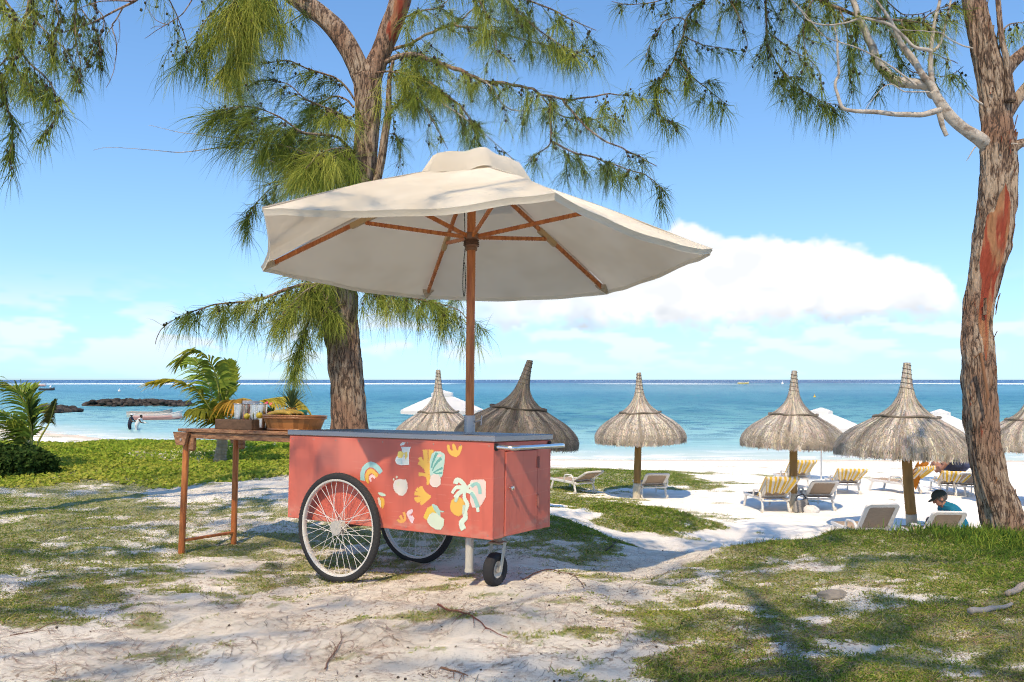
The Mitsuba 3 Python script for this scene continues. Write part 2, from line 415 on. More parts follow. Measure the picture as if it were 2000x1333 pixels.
def grassiness(x, y):
    q = warp(np.asarray(x, float), np.maximum(np.asarray(y, float), -1.5))
    out = np.zeros(q.shape[:-1])
    flat, res = q.reshape(-1, 2), out.reshape(-1)
    for a in range(0, len(flat), 40000):
        d2 = ((flat[a:a + 40000, None] - _gmq[None]) ** 2).sum(-1) + 2e-5
        w = d2 ** -1.8
        res[a:a + 40000] = (w * _gmv).sum(1) / w.sum(1)
    return res.reshape(out.shape)


def patchy(x, y):
    """Grassiness broken into patches by noise: 0 bare sand, 1 turf."""
    x, y = np.asarray(x, float), np.asarray(y, float)
    yy = np.maximum(y, 7.2)
    p = np.stack([x * 7.2 / yy, np.where(y < 7.2, y, 7.2 + 7.2 * np.log(yy / 7.2)), x * 0], -1)
    n = meshkit.fbm(p * np.array([2.6, 4.2, 1]), 4, 40) * .55 + meshkit.fbm(p * np.array([9.0, 13.0, 1]), 3, 41) * .45
    g = grassiness(x, y)
    return np.clip((g - .41 + (n - .5) * 1.7 * (1 - np.clip((g - .8) / .2, 0, 1) * .6)) / .28 + .5, 0, 1) * (g > .015)


ns, nt = 640, 620
s_ax = np.unique(np.r_[-6, -4.5, -3.2, -2.4, -1.8, -1.4, -1.1, -.9, np.linspace(-.78, .78, ns), .9, 1.1, 1.4, 1.8, 2.4, 3.2, 4.5, 6])
y_ax = np.r_[-40, -25, -16, -11, -8, -6, -4.5, -3.2, -2.2, -1.4, -.7, 0, .6, 1.1, 1.6, 2.0, 2.4, np.exp(np.linspace(np.log(2.7 + 1), np.log(85 + 1), nt)) - 1]
SX, SY = np.meshgrid(s_ax, y_ax, indexing='ij')
GXv = SX * (np.maximum(SY, 0) + 3)
gv = np.stack([GXv, SY, ground(GXv, SY)], -1)
i, j = np.meshgrid(np.arange(len(s_ax) - 1), np.arange(len(y_ax) - 1), indexing='ij')
k = len(y_ax)
gq = np.stack([i * k + j, (i + 1) * k + j, (i + 1) * k + j + 1, i * k + j + 1], -1).reshape(-1, 4)
inview = (SY > 1.5) & (np.abs(SX) < .82)
gm = np.where(SY > 0, patchy(GXv, SY), .3)


def sand_fn(p, n, uv):
    a = fbm(p.x * 1.7, p.y * 1.7, 3, 4)
    grit = noise(p.x * 170, p.y * 170, 1)
    grit2 = fbm(p.x * 46, p.y * 46, 2, 2)
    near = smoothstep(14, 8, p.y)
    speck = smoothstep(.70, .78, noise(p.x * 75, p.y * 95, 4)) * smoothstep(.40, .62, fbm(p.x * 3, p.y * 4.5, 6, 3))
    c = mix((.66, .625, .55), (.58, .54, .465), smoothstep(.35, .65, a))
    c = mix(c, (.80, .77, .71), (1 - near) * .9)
    litter = smoothstep(.57, .70, fbm(p.x * 5 + 3, p.y * 8, 7, 4)) * near
    c = mix(c, (.38, .31, .235), litter * .40 * smoothstep(.3, .7, grit2))
    c = c * (1 - .22 * near * smoothstep(.62, .9, grit))
    c = mix(c, (.22, .15, .10), speck * near * .75)
    turf = mix((.235, .225, .095), (.15, .18, .05), smoothstep(.35, .65, grit2))
    g = uv.x * smoothstep(.18, .55, uv.x * .8 + (grit2 - .5) * .9)
    c = mix(c, turf, g * .80)
    # wrack lines of dry weed on the beach, and the dark wet sand at the water
    wl = noise(p.x * .35, 4, 1) * .5 + noise(p.x * 1.6, 8, 1) * .14
    edge = p.z - (-2.70)
    w1 = dr.exp(-dr.square((edge - .42 - wl * .2) / .035)) + .7 * dr.exp(-dr.square((edge - .22 - wl * .2) / .03))
    c = mix(c, (.42, .33, .23), dr.clip(w1 * smoothstep(.45, .7, fbm(p.x * 2.5, p.y * 2.5, 5, 3)) * 1.2, 0, .65) * smoothstep(20, 26, p.y))
    return mix(c, (.56, .50, .41), smoothstep(.10, -.02, edge) * smoothstep(20, 26, p.y))


def sand_bump(p, n, uv):
    near = smoothstep(16, 9, p.y)
    return fbm(p.x * 26, p.y * 30, 1, 3) * .009 * near + fbm(p.x * 75, p.y * 75, 3, 3) * .006 * near + fbm(p.x * 4, p.y * 6, 4, 4) * .05 * (1 - near * .75) + noise(p.x * 120, p.y * 120, 0) * .0022 * near


scene['sand'] = {'type': 'twosided', 'bsdf': {'type': 'bumpmap', 'arbitrary': {'type': 'principled', 'base_color': proc(sand_fn), 'roughness': 0.95, 'specular': .1},
                 'tex': proc(sand_bump, .006), 'scale': 1.0}}
guv = np.stack([gm, SY * 0], -1).reshape(-1, 2)
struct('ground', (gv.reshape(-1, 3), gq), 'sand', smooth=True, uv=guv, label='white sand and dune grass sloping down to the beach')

# ---------------------------------------------------------------- sea
y_s = np.r_[-60, 0, 25, np.exp(np.linspace(np.log(34), np.log(1500), 900)), 2200, 3400, 5200, 8000]
s_s = np.r_[-8, -4, -2.2, -1.3, -.9, np.linspace(-.72, .72, 260), .9, 1.3, 2.2, 4, 8]
A, B = np.meshgrid(s_s, y_s, indexing='ij')
SXv = A * (np.maximum(B, 0) + 30)
pw = np.stack([SXv, B, SXv * 0], -1)
amp = np.clip((B - 36) / 40, .12, 1) * np.clip(150 / np.maximum(B, 1), .0, 1) ** 1.2
wz = (meshkit.fbm(pw * np.array([.22, .75, 1]), 4, 60) - .5) * .30 * amp * np.clip(160 / np.maximum(B, 1), 0, 1) + (meshkit.fbm(pw * np.array([.05, .16, 1]), 3, 61) - .5) * .35 * amp
k = len(y_s)
i, j = np.meshgrid(np.arange(len(s_s) - 1), np.arange(k - 1), indexing='ij')
sq = np.stack([i * k + j, (i + 1) * k + j, (i + 1) * k + j + 1, i * k + j + 1], -1).reshape(-1, 4)
sea_v = np.stack([SXv, B, SEA + wz], -1).reshape(-1, 3)


def shore_y(x):
    """Depth of the waterline at x."""
    return 40.0 + dr.maximum(-x - 3, 0) * .50 + dr.maximum(-x - 24, 0) * .35


def sea_fn(p, n, uv):
    off = p.y - shore_y(p.x)
    wob = fbm(p.x * .03, p.y * .016, 1, 4)
    reefn = fbm(p.x * .05, p.y * .03, 5, 4)
    o = off * (.75 + wob * .5)
    c = mix((.58, .68, .63), (.30, .55, .57), smoothstep(0, 9, o))
    c = mix(c, (.14, .36, .395), smoothstep(6, 36, o))
    c = mix(c, (.05, .225, .285), smoothstep(30, 130, o))
    c = mix(c, (.024, .14, .215), smoothstep(200, 700, o))
    c = mix(c, (.03, .17, .25), smoothstep(.52, .68, reefn) * smoothstep(12, 40, o) * .55)
    c = mix(c, (.004, .055, .17), smoothstep(880, 1080, p.y + (wob - .5) * 120))
    # ripples: the bottom seen through the sides of the small waves
    r = fbm(p.x * .6, p.y * 1.5, 2, 4)
    c = mix(c, (.02, .14, .25), smoothstep(.48, .68, r) * smoothstep(2, 22, o) * smoothstep(500, 150, o) * .68)
    # surf on the reef and thin foam at the beach
    crest = dr.exp(-dr.square((p.y - 790 - (wob - .5) * 90) / 105)) * smoothstep(.34, .60, fbm(p.x * .006, 3, 1, 2) + .08)
    foam = smoothstep(2.2, .2, dr.abs(off - .8)) * smoothstep(.42, .62, fbm(p.x * .8, p.y * 1.5, 3, 3))
    lap = smoothstep(.60, .70, fbm(p.x * .25, p.y * 1.1, 9, 3)) * smoothstep(12, 3, off)
    return mix(c, (.86, .88, .88), dr.clip(crest * 1.3 + foam * .7 + lap * .35 , 0, 1))


def sea_bump(p, n, uv):
    far = dr.clip(90 / dr.maximum(p.y, 1.0), .0, 1.0) * smoothstep(420, 180, p.y)
    return (fbm(p.x * 1.1, p.y * 2.6, 1, 3) * .30 + fbm(p.x * 4.0, p.y * 7, 2, 2) * .05) * far


scene['sea_water'] = {'type': 'twosided', 'bsdf': {'type': 'bumpmap', 'arbitrary': {'type': 'principled', 'base_color': proc(sea_fn), 'roughness': 0.30, 'specular': .25},
                      'tex': proc(sea_bump, .05), 'scale': 1.0}}
struct('sea', (sea_v, sq), 'sea_water', smooth=True, label='turquoise lagoon turning dark blue beyond the white reef surf')
# ---------------------------------------------------------------- food cart
Rc = np.array([[.85064289, .5255813, .01307561], [-.52560783, .84959375, .04389612], [.01196203, -.04421256, .99895053]])
CO = np.array([-.10144859, 4.4, .88876788])
CX = xform(Rc, CO)           # cart frame: u along the front (negative to the left), v to the back, w up from the top of the body
CL, CW, CH = 1.6025, .6544, .538


def cart_pt(u, v, w):
    return Rc @ np.array([u, v, w]) + CO


def on_front(px, py):
    """(u, w) on the front panel for a measured photo pixel."""
    d = np.array([(px - 1000) / F, 1, -(py - 742) / F])
    q, o = Rc.T @ d, Rc.T @ (np.array([0, 0, E]) - CO)
    t = -o[1] / q[1]
    return (o + q * t)[[0, 2]]


cart = thing('food_cart', 'coral red food cart with tropical prints, two spoked wheels and a steel counter', 'food cart')
t = .018
add('side_panel', rbox((CL, t, CH), .003, (-CL / 2, t / 2, -CH / 2)), 'red_paint', cart, xf=CX, label='long red front panel printed with tropical pictures')
add('back_panel', rbox((CL, t, CH), .003, (-CL / 2, CW - t / 2, -CH / 2)), 'red_paint', cart, xf=CX)
add('end_panel', rbox((t, CW - 2 * t - .002, CH - .002), .002, (-CL + t / 2 + .001, CW / 2, -CH / 2)), 'red_paint', cart, xf=CX)
add('base_panel', rbox((CL - 2 * t - .004, CW - 2 * t - .004, .016), .002, (-CL / 2, CW / 2, -CH + .012)), 'red_paint', cart, xf=CX)
v0, v1 = .125, .49
add('door_frame', cat([rbox((t, v0 - t - .006, CH - .004), .002, (-t / 2 - .001, (v0 + t) / 2 - .002, -CH / 2)), rbox((t, CW - t - v1 - .006, CH - .004), .002, (-t / 2 - .001, (CW - t + v1) / 2 + .002, -CH / 2)),
                       rbox((t, v1 - v0 + .002, .05), .002, (-t / 2 - .001, (v0 + v1) / 2, -.027))]), 'red_paint', cart, xf=CX)
door = add('door', rbox((t, v1 - v0 - .006, CH - .062), .003, (-t / 2 + .003, (v0 + v1) / 2, -CH / 2 - .026)), 'red_paint', cart, xf=CX, label='red end door with a round steel knob')
add('knob', cat([moved(lathe([(0, 0), (.006, 0), (.006, .012), (.012, .015), (.014, .022), (.010, .028), (0, .029)], 16), rotax([0, 1, 0], math.pi / 2), (.004, v0 + .04, -.262))]), 'chrome', door, xf=CX)
for w in (-.13, -.36):
    add('hinge', cat([rod((.008, v1 + .001, w - .035), (.008, v1 + .001, w + .035), .006, 10), rod((.006, v1 - .010, w - .030), (.006, v1 - .010, w + .030), .004, 8)]), 'matte', door, color=(.30, .12, .10), xf=CX)
counter = add('counter', rbox((CL + .022, CW + .02, .034), .004, (-CL / 2, CW / 2, .0185)), 'steel', cart, xf=CX, smooth=30, label='stainless steel counter top')
add('seam', rbox((CL + .016, .004, .001), .0004, (-CL / 2, CW * .52, .0359)), 'matte', counter, color=(.12, .12, .12), xf=CX)
hb = catmull([(.0, .025, -.026), (.06, .025, -.028), (.10, .035, -.03), (.118, .075, -.03), (.12, CW / 2, -.03), (.118, CW - .075, -.03), (.10, CW - .035, -.03), (.06, CW - .025, -.03), (0, CW - .025, -.03)], 60)
hd = add('push_handle', tube(hb, .0135, 14), 'chrome', cart, xf=CX, smooth=True, label='chrome push bar round the end of the cart')
for v in (.025, CW - .025):
    add('collar', rod((-.001, v, -.027), (.008, v, -.027), .021, 16), 'matte', hd, color=(.03, .03, .03), xf=CX)
for u in np.linspace(-CL + .03, -.03, 9):      # fixing screws along the edges of the front panel
    for w in (-.022, -CH + .022):
        add('screw', moved(lathe([(0, -.0012), (.0045, -.0010), (.0052, .0004), (0, .0004)], 10), rotax([1, 0, 0], -math.pi / 2), (u, -.0006, w)), 'satin', cart, color=(.40, .26, .22), xf=CX)
# wheels
WR = .333


def torus(R, r, n=64, m=14, sq=1.0):
    a = np.linspace(0, 2 * np.pi, n, endpoint=False)
    ring = tube(np.stack([R * np.cos(a), a * 0, R * np.sin(a)], -1), r, m, closed=True)
    ring.vertices[:, 1] *= sq
    return ring


def bicycle_wheel(v, label, ang):
    c = np.array([-1.096, v, -.555])
    R = Rc @ rotax([0, 1, 0], ang)
    M = xform(R, Rc @ c + CO)
    wheel = f'{cart}__wheel' if f'{cart}__wheel' not in used else None
    wk = add('wheel', lathe_axis([(.0, -.026), (.012, -.026), (.012, -.024), (.045, -.024), (.045, -.020), (.022, -.018), (.022, .018), (.045, .020), (.045, .024), (.012, .024), (.012, .03), (0, .03)]), 'satin', cart, color=(.46, .44, .40), xf=M, label=label)
    rim = [(.287, -.015), (.296, -.017), (.303, -.013), (.303, .013), (.296, .017), (.287, .015), (.283, .008), (.283, -.008), (.287, -.015)]
    add('rim', lathe_axis(rim, 72), 'satin', wk, color=(.63, .61, .56), xf=M, smooth=30)
    ty = torus(.3125, .0235, 96, 14, .93)
    add('tyre', ty, 'matte', wk, color=(.035, .035, .036), xf=M, smooth=True)
    # tread lugs
    lug = []
    for q in range(84):
        a = q * 2 * np.pi / 84
        for s in (-1, 0, 1):
            aa = a + (s == 0) * np.pi / 84
            b = rbox((.011, .011, .006), .0015)
            b = moved(b, rotax([1, 0, 0], s * -.62), (0, s * .0145, .3125 + .0235 - .003 - abs(s) * .0052))
            lug.append(moved(b, rotax([0, 1, 0], aa)))
    add('tread', cat(lug), 'matte', wk, color=(.045, .045, .046), xf=M, smooth=False, kind='stuff')
    for q in range(36):
        a = q * 2 * np.pi / 36
        side = 1 if q % 2 else -1
        lead = .62 if (q // 2) % 2 else -.62
        h = np.array([.041 * math.cos(a + lead * 1.5), side * .022, .041 * math.sin(a + lead * 1.5)])
        r = np.array([.286 * math.cos(a), side * .002, .286 * math.sin(a)])
        add('spoke', rod(h, r, .0017, 5), 'satin', wk, color=(.74, .72, .68), xf=M, smooth=True)


def lathe_axis(prof, n=32):
    m = lathe(prof, n)
    return trimesh.Trimesh(m.vertices[:, [0, 2, 1]], m.faces[:, ::-1], process=False)


bicycle_wheel(-.055, 'spoked near wheel in front of the red panel', .1)
bicycle_wheel(CW + .055, 'spoked far wheel half hidden under the cart', .35)
add('axle', cat([rod((-1.096, -.03, -.555), (-1.096, CW + .03, -.555), .011, 12), rbox((.05, .03, .03), .003, (-1.096, .12, -.55)), rbox((.05, .03, .03), .003, (-1.096, CW - .12, -.55))]), 'matte', cart, color=(.10, .09, .08), xf=CX)
add('support_leg', cat([rod((-.20, .07, -CH + .004), (-.20, .07, -CH - .195), .0235, 18), rod((-.20, .07, -CH - .19), (-.20, .07, -CH - .205), .026, 18)]), 'satin', cart, color=(.50, .47, .40), xf=CX)
# caster
cu, cv = -.085, .16
kz = .095
cc = cart_pt(cu, cv, -CH) * [1, 1, 0] + [0, 0, .150]
CM = xform(rotz(-.55), cc)   # wheel axis along its x
cas = add('caster', cat([rbox((.10, .10, .008), .002, (.0, .03, .199)), rod((0, .03, .155), (0, .03, .20), .024, 16), rbox((.086, .08, .008), .002, (0, .025, .150))]), 'matte', cart, color=(.34, .27, .19), xf=CM, label='swivel caster with a black rubber wheel under the door end')
for s in (-1, 1):
    add('fork', bar((s * .044, .035, .152), (s * .044, -.012, -.008), .006, .030, up=(0, 1, 0)), 'satin', cas, color=(.47, .45, .38), xf=CM)
cw = lathe([(.045, -.016), (.060, -.030), (.082, -.032), (.093, -.022), (.0955, 0), (.093, .022), (.082, .032), (.060, .030), (.045, .016), (.045, -.016)], 40)
add('wheel_tyre', moved(cw, rotax([0, 1, 0], math.pi / 2)), 'matte', cas, color=(.03, .03, .032), xf=CM, smooth=30)
add('wheel_hub', moved(lathe([(0, -.024), (.018, -.024), (.022, -.012), (.044, -.018), (.048, -.020), (.048, .020), (.044, .018), (.022, .012), (.018, .024), (0, .024)], 32), rotax([0, 1, 0], math.pi / 2)), 'satin', cas, color=(.52, .47, .40), xf=CM)

# pictures printed on the front panel: thin vinyl shapes at their places
YEL, AQUA, PINK, CREAM, MINT, TEAL, BLUSH, ORNG = (.78, .47, .09), (.36, .60, .56), (.80, .56, .54), (.78, .72, .60), (.58, .74, .58), (.16, .42, .36), (.80, .62, .54), (.76, .40, .10)


def a1(*p):      # traced in 10x enlargements of three windows of the photograph
    return [(690 + x / 10, 850 + y / 10) for x, y in p]


def a2(*p):
    return [(760 + x / 9.0909, 910 + y / 9.0909) for x, y in p]


def a3(*p):
    return [(800 + x / 10, 850 + y / 10) for x, y in p]


def stroke(pts, w0, w1=None):
    """A brush stroke through pixel points with pixel widths, as pixel polygon."""
    p = catmull(pts, 24)
    w = np.linspace(w0, w1 if w1 is not None else w0, len(p))[:, None] / 2
    t = np.gradient(p, axis=0)
    t /= np.linalg.norm(t, axis=1, keepdims=True)
    nrm = np.stack([-t[:, 1], t[:, 0]], 1)
    return sg.Polygon(np.vstack([p + nrm * w, (p - nrm * w)[::-1]])).buffer(.3)


prints = {}


def decal(name, polys, color, layer, parent=None):
    ms = []
    for poly in polys if isinstance(polys, list) and not isinstance(polys[0], tuple) else [polys]:
        g = poly if hasattr(poly, 'geom_type') else sg.Polygon(poly).buffer(.55).buffer(-.3)
        for q in getattr(g, 'geoms', [g]):
            q = shapely.simplify(q, .12)
            ext = np.array([on_front(*c) for c in q.exterior.coords[:-1]])
            holes = [np.array([on_front(*c) for c in h.coords[:-1]]) for h in q.interiors]
            pp = sg.Polygon(ext, holes).buffer(0)
            for qq in getattr(pp, 'geoms', [pp]):
                m = trimesh.creation.extrude_polygon(qq, .0006, engine='earcut')
                v = m.vertices
                ms.append(tm((np.stack([v[:, 0], -.0003 - .0007 * layer - v[:, 2], v[:, 1]], 1), m.faces[:, ::-1])))
    m = cat(ms)
    m.fix_normals()
    return add(name, m, 'satin', parent or cart, smooth=False, color=color, xf=CX)


def arc(cx, cy, rx, ry, a0, a1_, w, rot=0):
    a = np.radians(np.linspace(a0, a1_, 26))
    c, s = math.cos(math.radians(rot)), math.sin(math.radians(rot))
    o = np.stack([rx * np.cos(a), -ry * np.sin(a)], 1)
    i = o * (1 - w / np.array([rx, ry]).mean())
    q = np.vstack([o, i[::-1]]) @ np.array([[c, s], [-s, c]])
    return [(cx + x, cy + y) for x, y in q]


r_ = a1((140, 880), (140, 740), (180, 630), (250, 555), (340, 520), (430, 545), (510, 610), (575, 705), (515, 765), (450, 690), (380, 635), (310, 630), (240, 690), (215, 780), (225, 900))
rb = decal('rainbow_print', r_, AQUA, 0)
decal('band', a1((235, 870), (240, 760), (285, 680), (340, 655), (400, 680), (460, 740), (490, 780), (450, 835), (400, 770), (350, 740), (305, 780), (295, 860), (305, 940), (285, 955)), YEL, 0, rb)
decal('band', a1((310, 860), (325, 800), (370, 770), (415, 795), (435, 830), (415, 860), (375, 820), (345, 845), (355, 905), (340, 920)), PINK, 0, rb)
jug = decal('jug_print', [a1((940, 235), (1120, 235), (1095, 330), (1085, 400), (1090, 580), (930, 590), (850, 565), (820, 500), (840, 440), (890, 390), (960, 330)), a1((915, 190), (960, 145), (1020, 150), (985, 195), (930, 210))], (.76, .78, .72), 0)
decal('lemon_half', [a1((870, 400), (880, 330), (930, 310), (990, 360), (960, 440), (890, 450)), a1((1000, 350), (1050, 330), (1060, 420), (1020, 480))], (.80, .62, .16), 1, jug)
decal('water', a1((835, 480), (950, 450), (960, 560), (870, 555)), (.60, .72, .70), 2, jug)
cor = decal('coral_leaf_print', [stroke(a1((1465, 960), (1445, 780), (1420, 520), (1405, 290)), 3.2, 9), stroke(a1((1440, 800), (1390, 620), (1300, 440)), 3, 6.5), stroke(a1((1435, 800), (1350, 770), (1280, 770)), 5, 6.5), stroke(a1((1380, 650), (1330, 580), (1275, 545)), 3, 6),
                                stroke(a1((1480, 760), (1500, 520), (1520, 290)), 4, 9), stroke(a1((1455, 780), (1470, 870), (1450, 970)), 8, 4)], YEL, 0)
leafp = decal('shell_leaf_print', a1((1500, 760), (1500, 500), (1540, 370), (1600, 320), (1700, 325), (1780, 370), (1795, 430), (1770, 600), (1745, 790), (1715, 830), (1640, 790), (1520, 820)), (.48, .66, .56), 1)
decal('vein', [stroke(a1((1530, 640), (1570, 500), (1640, 350)), 2, 4.5), stroke(a1((1550, 700), (1620, 560), (1720, 460)), 1.5, 5), stroke(a1((1570, 735), (1650, 690), (1750, 640)), 1.5, 4), stroke(a1((1590, 750), (1660, 750), (1740, 740)), 2, 4)], TEAL, 2, leafp)
decal('cloud_shape', a1((1640, 400), (1690, 375), (1740, 400), (1700, 430), (1650, 430)), BLUSH, 2, leafp)
decal('pebble_shape', a1((1500, 900), (1520, 800), (1590, 760), (1670, 780), (1715, 860), (1705, 970), (1640, 1020), (1560, 1015), (1505, 960)), (.74, .63, .55), 3, leafp)
decal('tulip_print', a3((730, 230), (745, 185), (780, 200), (790, 270), (830, 320), (850, 290), (830, 200), (855, 165), (890, 200), (925, 300), (945, 310), (965, 230), (1000, 200), (1030, 215), (1015, 290), (975, 380), (920, 435), (860, 420), (800, 390), (750, 320)), YEL, 0)
coc = decal('coconut_print', a2((75, 330), (105, 260), (190, 235), (260, 255), (290, 240), (320, 300), (330, 400), (300, 480), (240, 535), (180, 525), (115, 470), (80, 400)), (.72, .66, .57), 0)
decal('dot', [a2((120, 200), (140, 180), (160, 200), (140, 228)), a2((75, 225), (95, 220), (92, 260), (72, 262)), a2((130, 330), (170, 280), (190, 300), (160, 360))], (.70, .68, .50), 1, coc)
decal('fan_leaf_print', [stroke(a2((735, 545), (650, 500), (560, 370)), 3.5, 6.5), stroke(a2((735, 545), (620, 500), (490, 410)), 3, 6.5), stroke(a2((735, 548), (600, 520), (455, 490)), 3, 7), stroke(a2((735, 550), (600, 560), (455, 600)), 3, 6.5), stroke(a2((735, 552), (640, 590), (490, 640)), 3, 4), stroke(a2((735, 553), (660, 610), (560, 680)), 3, 6.5)], YEL, 0)
pal = decal('palm_print', [stroke(a2((1370, 440), (1330, 330), (1220, 250), (1180, 320)), 7, 9), stroke(a2((1370, 430), (1230, 380), (1125, 490)), 9, 5), stroke(a2((1360, 420), (1270, 470), (1180, 570)), 9, 8), stroke(a2((1375, 420), (1440, 350), (1500, 310)), 5, 6),
                           stroke(a2((1380, 440), (1470, 480), (1560, 690), (1585, 820)), 8, 5), stroke(a2((1340, 440), (1340, 560), (1395, 690), (1350, 820), (1360, 920), (1290, 1010), (1330, 1130)), 5, 11)], (.66, .76, .62), 3)
decal('sun_shape', a2((1085, 720), (1110, 620), (1180, 565), (1260, 560), (1330, 620), (1350, 740), (1320, 850), (1240, 900), (1160, 870), (1100, 800)), YEL, 1, pal)
decal('stone_shape', a2((1440, 300), (1460, 255), (1680, 245), (1720, 290), (1715, 560), (1650, 680), (1590, 750), (1480, 740), (1445, 640)), BLUSH, 1, pal)
decal('frond_overlap', [stroke(a2((1470, 370), (1560, 320), (1610, 390), (1620, 500)), 6, 6), stroke(a2((1460, 480), (1530, 590), (1580, 740)), 6, 7)], (.32, .56, .50), 4, pal)
decal('frond_overlap', [stroke(a2((1210, 570), (1180, 640)), 6, 5), stroke(a2((1340, 700), (1320, 850)), 5, 4)], (.52, .62, .50), 4, pal)
lem = decal('lemon_print', a2((640, 850), (680, 750), (760, 710), (850, 760), (880, 870), (760, 960), (660, 960), (610, 920)), (.74, .50, .08), 0)
decal('lemon_leaf', [a2((760, 690), (790, 680), (860, 720), (905, 800), (915, 900), (860, 860), (800, 780)), stroke(a2((890, 800), (940, 815), (975, 815)), 2.4, 1.6)], (.40, .58, .50), 1, lem)
decal('pale_lemon', a2((680, 960), (720, 870), (780, 830), (860, 855), (920, 910), (980, 950), (970, 1060), (920, 1135), (830, 1130), (740, 1070), (690, 1010)), (.62, .70, .54), 2, lem)
decal('petal_print', [stroke(a2((150, 960), (220, 1000), (285, 940), (255, 830)), 4, 4), stroke(a2((235, 985), (215, 920), (195, 890)), 4, 5)], ORNG, 0)
decal('wing_print', [a2((310, 850), (340, 800), (410, 770), (425, 810), (400, 850), (345, 885), (420, 890), (450, 940), (430, 970), (425, 1020), (400, 1020), (350, 940)), ], (.76, .58, .60), 0)
app = decal('apple_print', a1((480, 1130), (540, 1120), (620, 1160), (640, 1190), (560, 1195), (510, 1170)), MINT, 0)
decal('half_apple', [(738, 973), (745, 972), (750, 974), (751, 985), (748, 994), (744, 990)], YEL, 0, app)
decal('half_apple', [(738, 973), (741, 972), (744, 980), (744, 992), (740, 985)], CREAM, 1, app)

# ---------------------------------------------------------------- parasol in the cart
par = thing('parasol', 'large cream canvas parasol with red brown wooden pole and ribs, standing in the cart', 'parasol')
HC = np.array([-.24, 4.841, 1.971])
Rh = trimesh.transformations.euler_matrix(-.066, .012, 0)[:3, :3]
HA, HR = -1.263, 1.417
base = np.array([-.258, 4.84, .918])
top = np.array([-.243, 4.841, 2.60])
pole_dir = (top - base) / np.linalg.norm(top - base)
corner = [Rh @ np.array([HR * math.cos(HA + q * math.pi / 3), HR * math.sin(HA + q * math.pi / 3), 0]) + HC for q in range(6)]
apex = HC + np.array([0, 0, .575])
sleeve = add('sleeve', cat([rod(base - [0, 0, .012], base + pole_dir * .10, .0335, 24), rod(base - [0, 0, .010], base - [0, 0, .004], .055, 24)]), 'steel', par, label='steel socket of the parasol pole')
add('bolt', cat([rod(base + [.03, 0, .06], base + [.075, -.01, .07], .005, 8), rod(base + [.07, -.01, .04], base + [.075, -.01, .10], .004, 8)]), 'steel', sleeve)
add('pole', tube(np.array([base, base + (top - base) * .5, top]), .0262, 24), 'teak', par, smooth=True)
HUBZ = 2.105
hub_c = base + pole_dir * ((HUBZ - base[2]) / pole_dir[2])
hub = add('hub', moved(lathe([(.028, -.085), (.036, -.085), (.036, -.07), (.033, -.066), (.041, -.060), (.044, -.045), (.041, -.03), (.036, -.026), (.040, -.02), (.047, -.008), (.047, .018), (.030, .022)], 28), None, hub_c), 'satin', par, color=(.21, .10, .05))
add('cord_wrap', cat([tube([(math.cos(a) * .0445 + hub_c[0], math.sin(a) * .0445 + hub_c[1], hub_c[2] - .058 + .032 * a / 18.8) for a in np.linspace(0, 18.8, 70)], .0042, 6)]), 'matte', hub, color=(.10, .05, .03), smooth=True)
cordp = catmull([hub_c + [-.034, -.03, .40], hub_c + [-.040, -.026, .15], hub_c + [-.036, -.03, -.07], hub_c + [-.044, -.032, -.16], hub_c + [-.05, -.03, -.30], hub_c + [-.042, -.032, -.37], hub_c + [-.034, -.032, -.30], hub_c + [-.040, -.032, -.16]], 50)
add('cord', tube(cordp, .0028, 6), 'matte', par, color=(.03, .035, .025), smooth=True)


def along(q, f, drop=0.0):
    """A point on rib q at fraction f from apex to corner."""
    p = apex + (corner[q] - apex) * f
    return p - np.array([0, 0, drop])


for q in range(6):
    dirr = (corner[q] - apex) / np.linalg.norm(corner[q] - apex)
    rib = add('rib', bar(along(q, .05, .020), along(q, .955, .020), .020, .026, up=(0, 0, 1)), 'teak', par)
    jt = add('joint', bar(along(q, .44, .024), along(q, .56, .024), .030, .036), 'satin', rib, color=(.46, .31, .15))
    add('strut', bar(hub_c + (along(q, .5) - hub_c) * [1, 1, 0] / np.linalg.norm((along(q, .5) - hub_c)[:2]) * .04, along(q, .49, .045), .017, .024), 'teak', par)
# canopy cloth: six panels, sagging a little between the ribs, with a turned-down hem
V, Fc = [], []
NS, NR = 14, 22
for q in range(6):
    a, b = corner[q], corner[(q + 1) % 6]
    st = len(V)
    for r in range(NR + 1):
        f = .17 + (1.0 - .17) * r / NR
        for s in range(NS + 1):
            w = s / NS
            p = apex + ((a * (1 - w) + b * w) - apex) * f
            bulge = 4 * w * (1 - w)
            p = p + np.array([0, 0, -.030 * bulge * f * f + .020 * math.sin(math.pi * min(f, 1)) * (1 - .3 * bulge)])
            inward = (HC - p) * [1, 1, 0]
            p = p + inward * (.030 * bulge * f ** 4)
            nz = meshkit.noise(np.array([[p[0] * 5, p[1] * 5, q]]))[0] - .5
            crease = math.sin(w * 46 + q) * (abs(w - .5) * 2) ** 3 * f ** 3 * .0045 + math.sin(w * 17 + f * 9 + q * 2) * .0035 * f
            V.append(p + [0, 0, nz * .012 + crease])
    for w_, dz in ((.992, -.016), (.990, -.030)):      # hem
        for s in range(NS + 1):
            p = np.array(V[st + NR * (NS + 1) + s])
            V.append(p + (HC - p) * [1, 1, 0] * (1 - w_) + [0, 0, dz])
    for r in range(NR + 2):
        for s in range(NS):
            k0 = st + r * (NS + 1) + s
            Fc.append([k0, k0 + 1, k0 + NS + 2, k0 + NS + 1])
cm = tm((V, Fc))
add('canopy', cm, 'canvas', par, smooth=28, label='cream canvas canopy of six sagging panels')
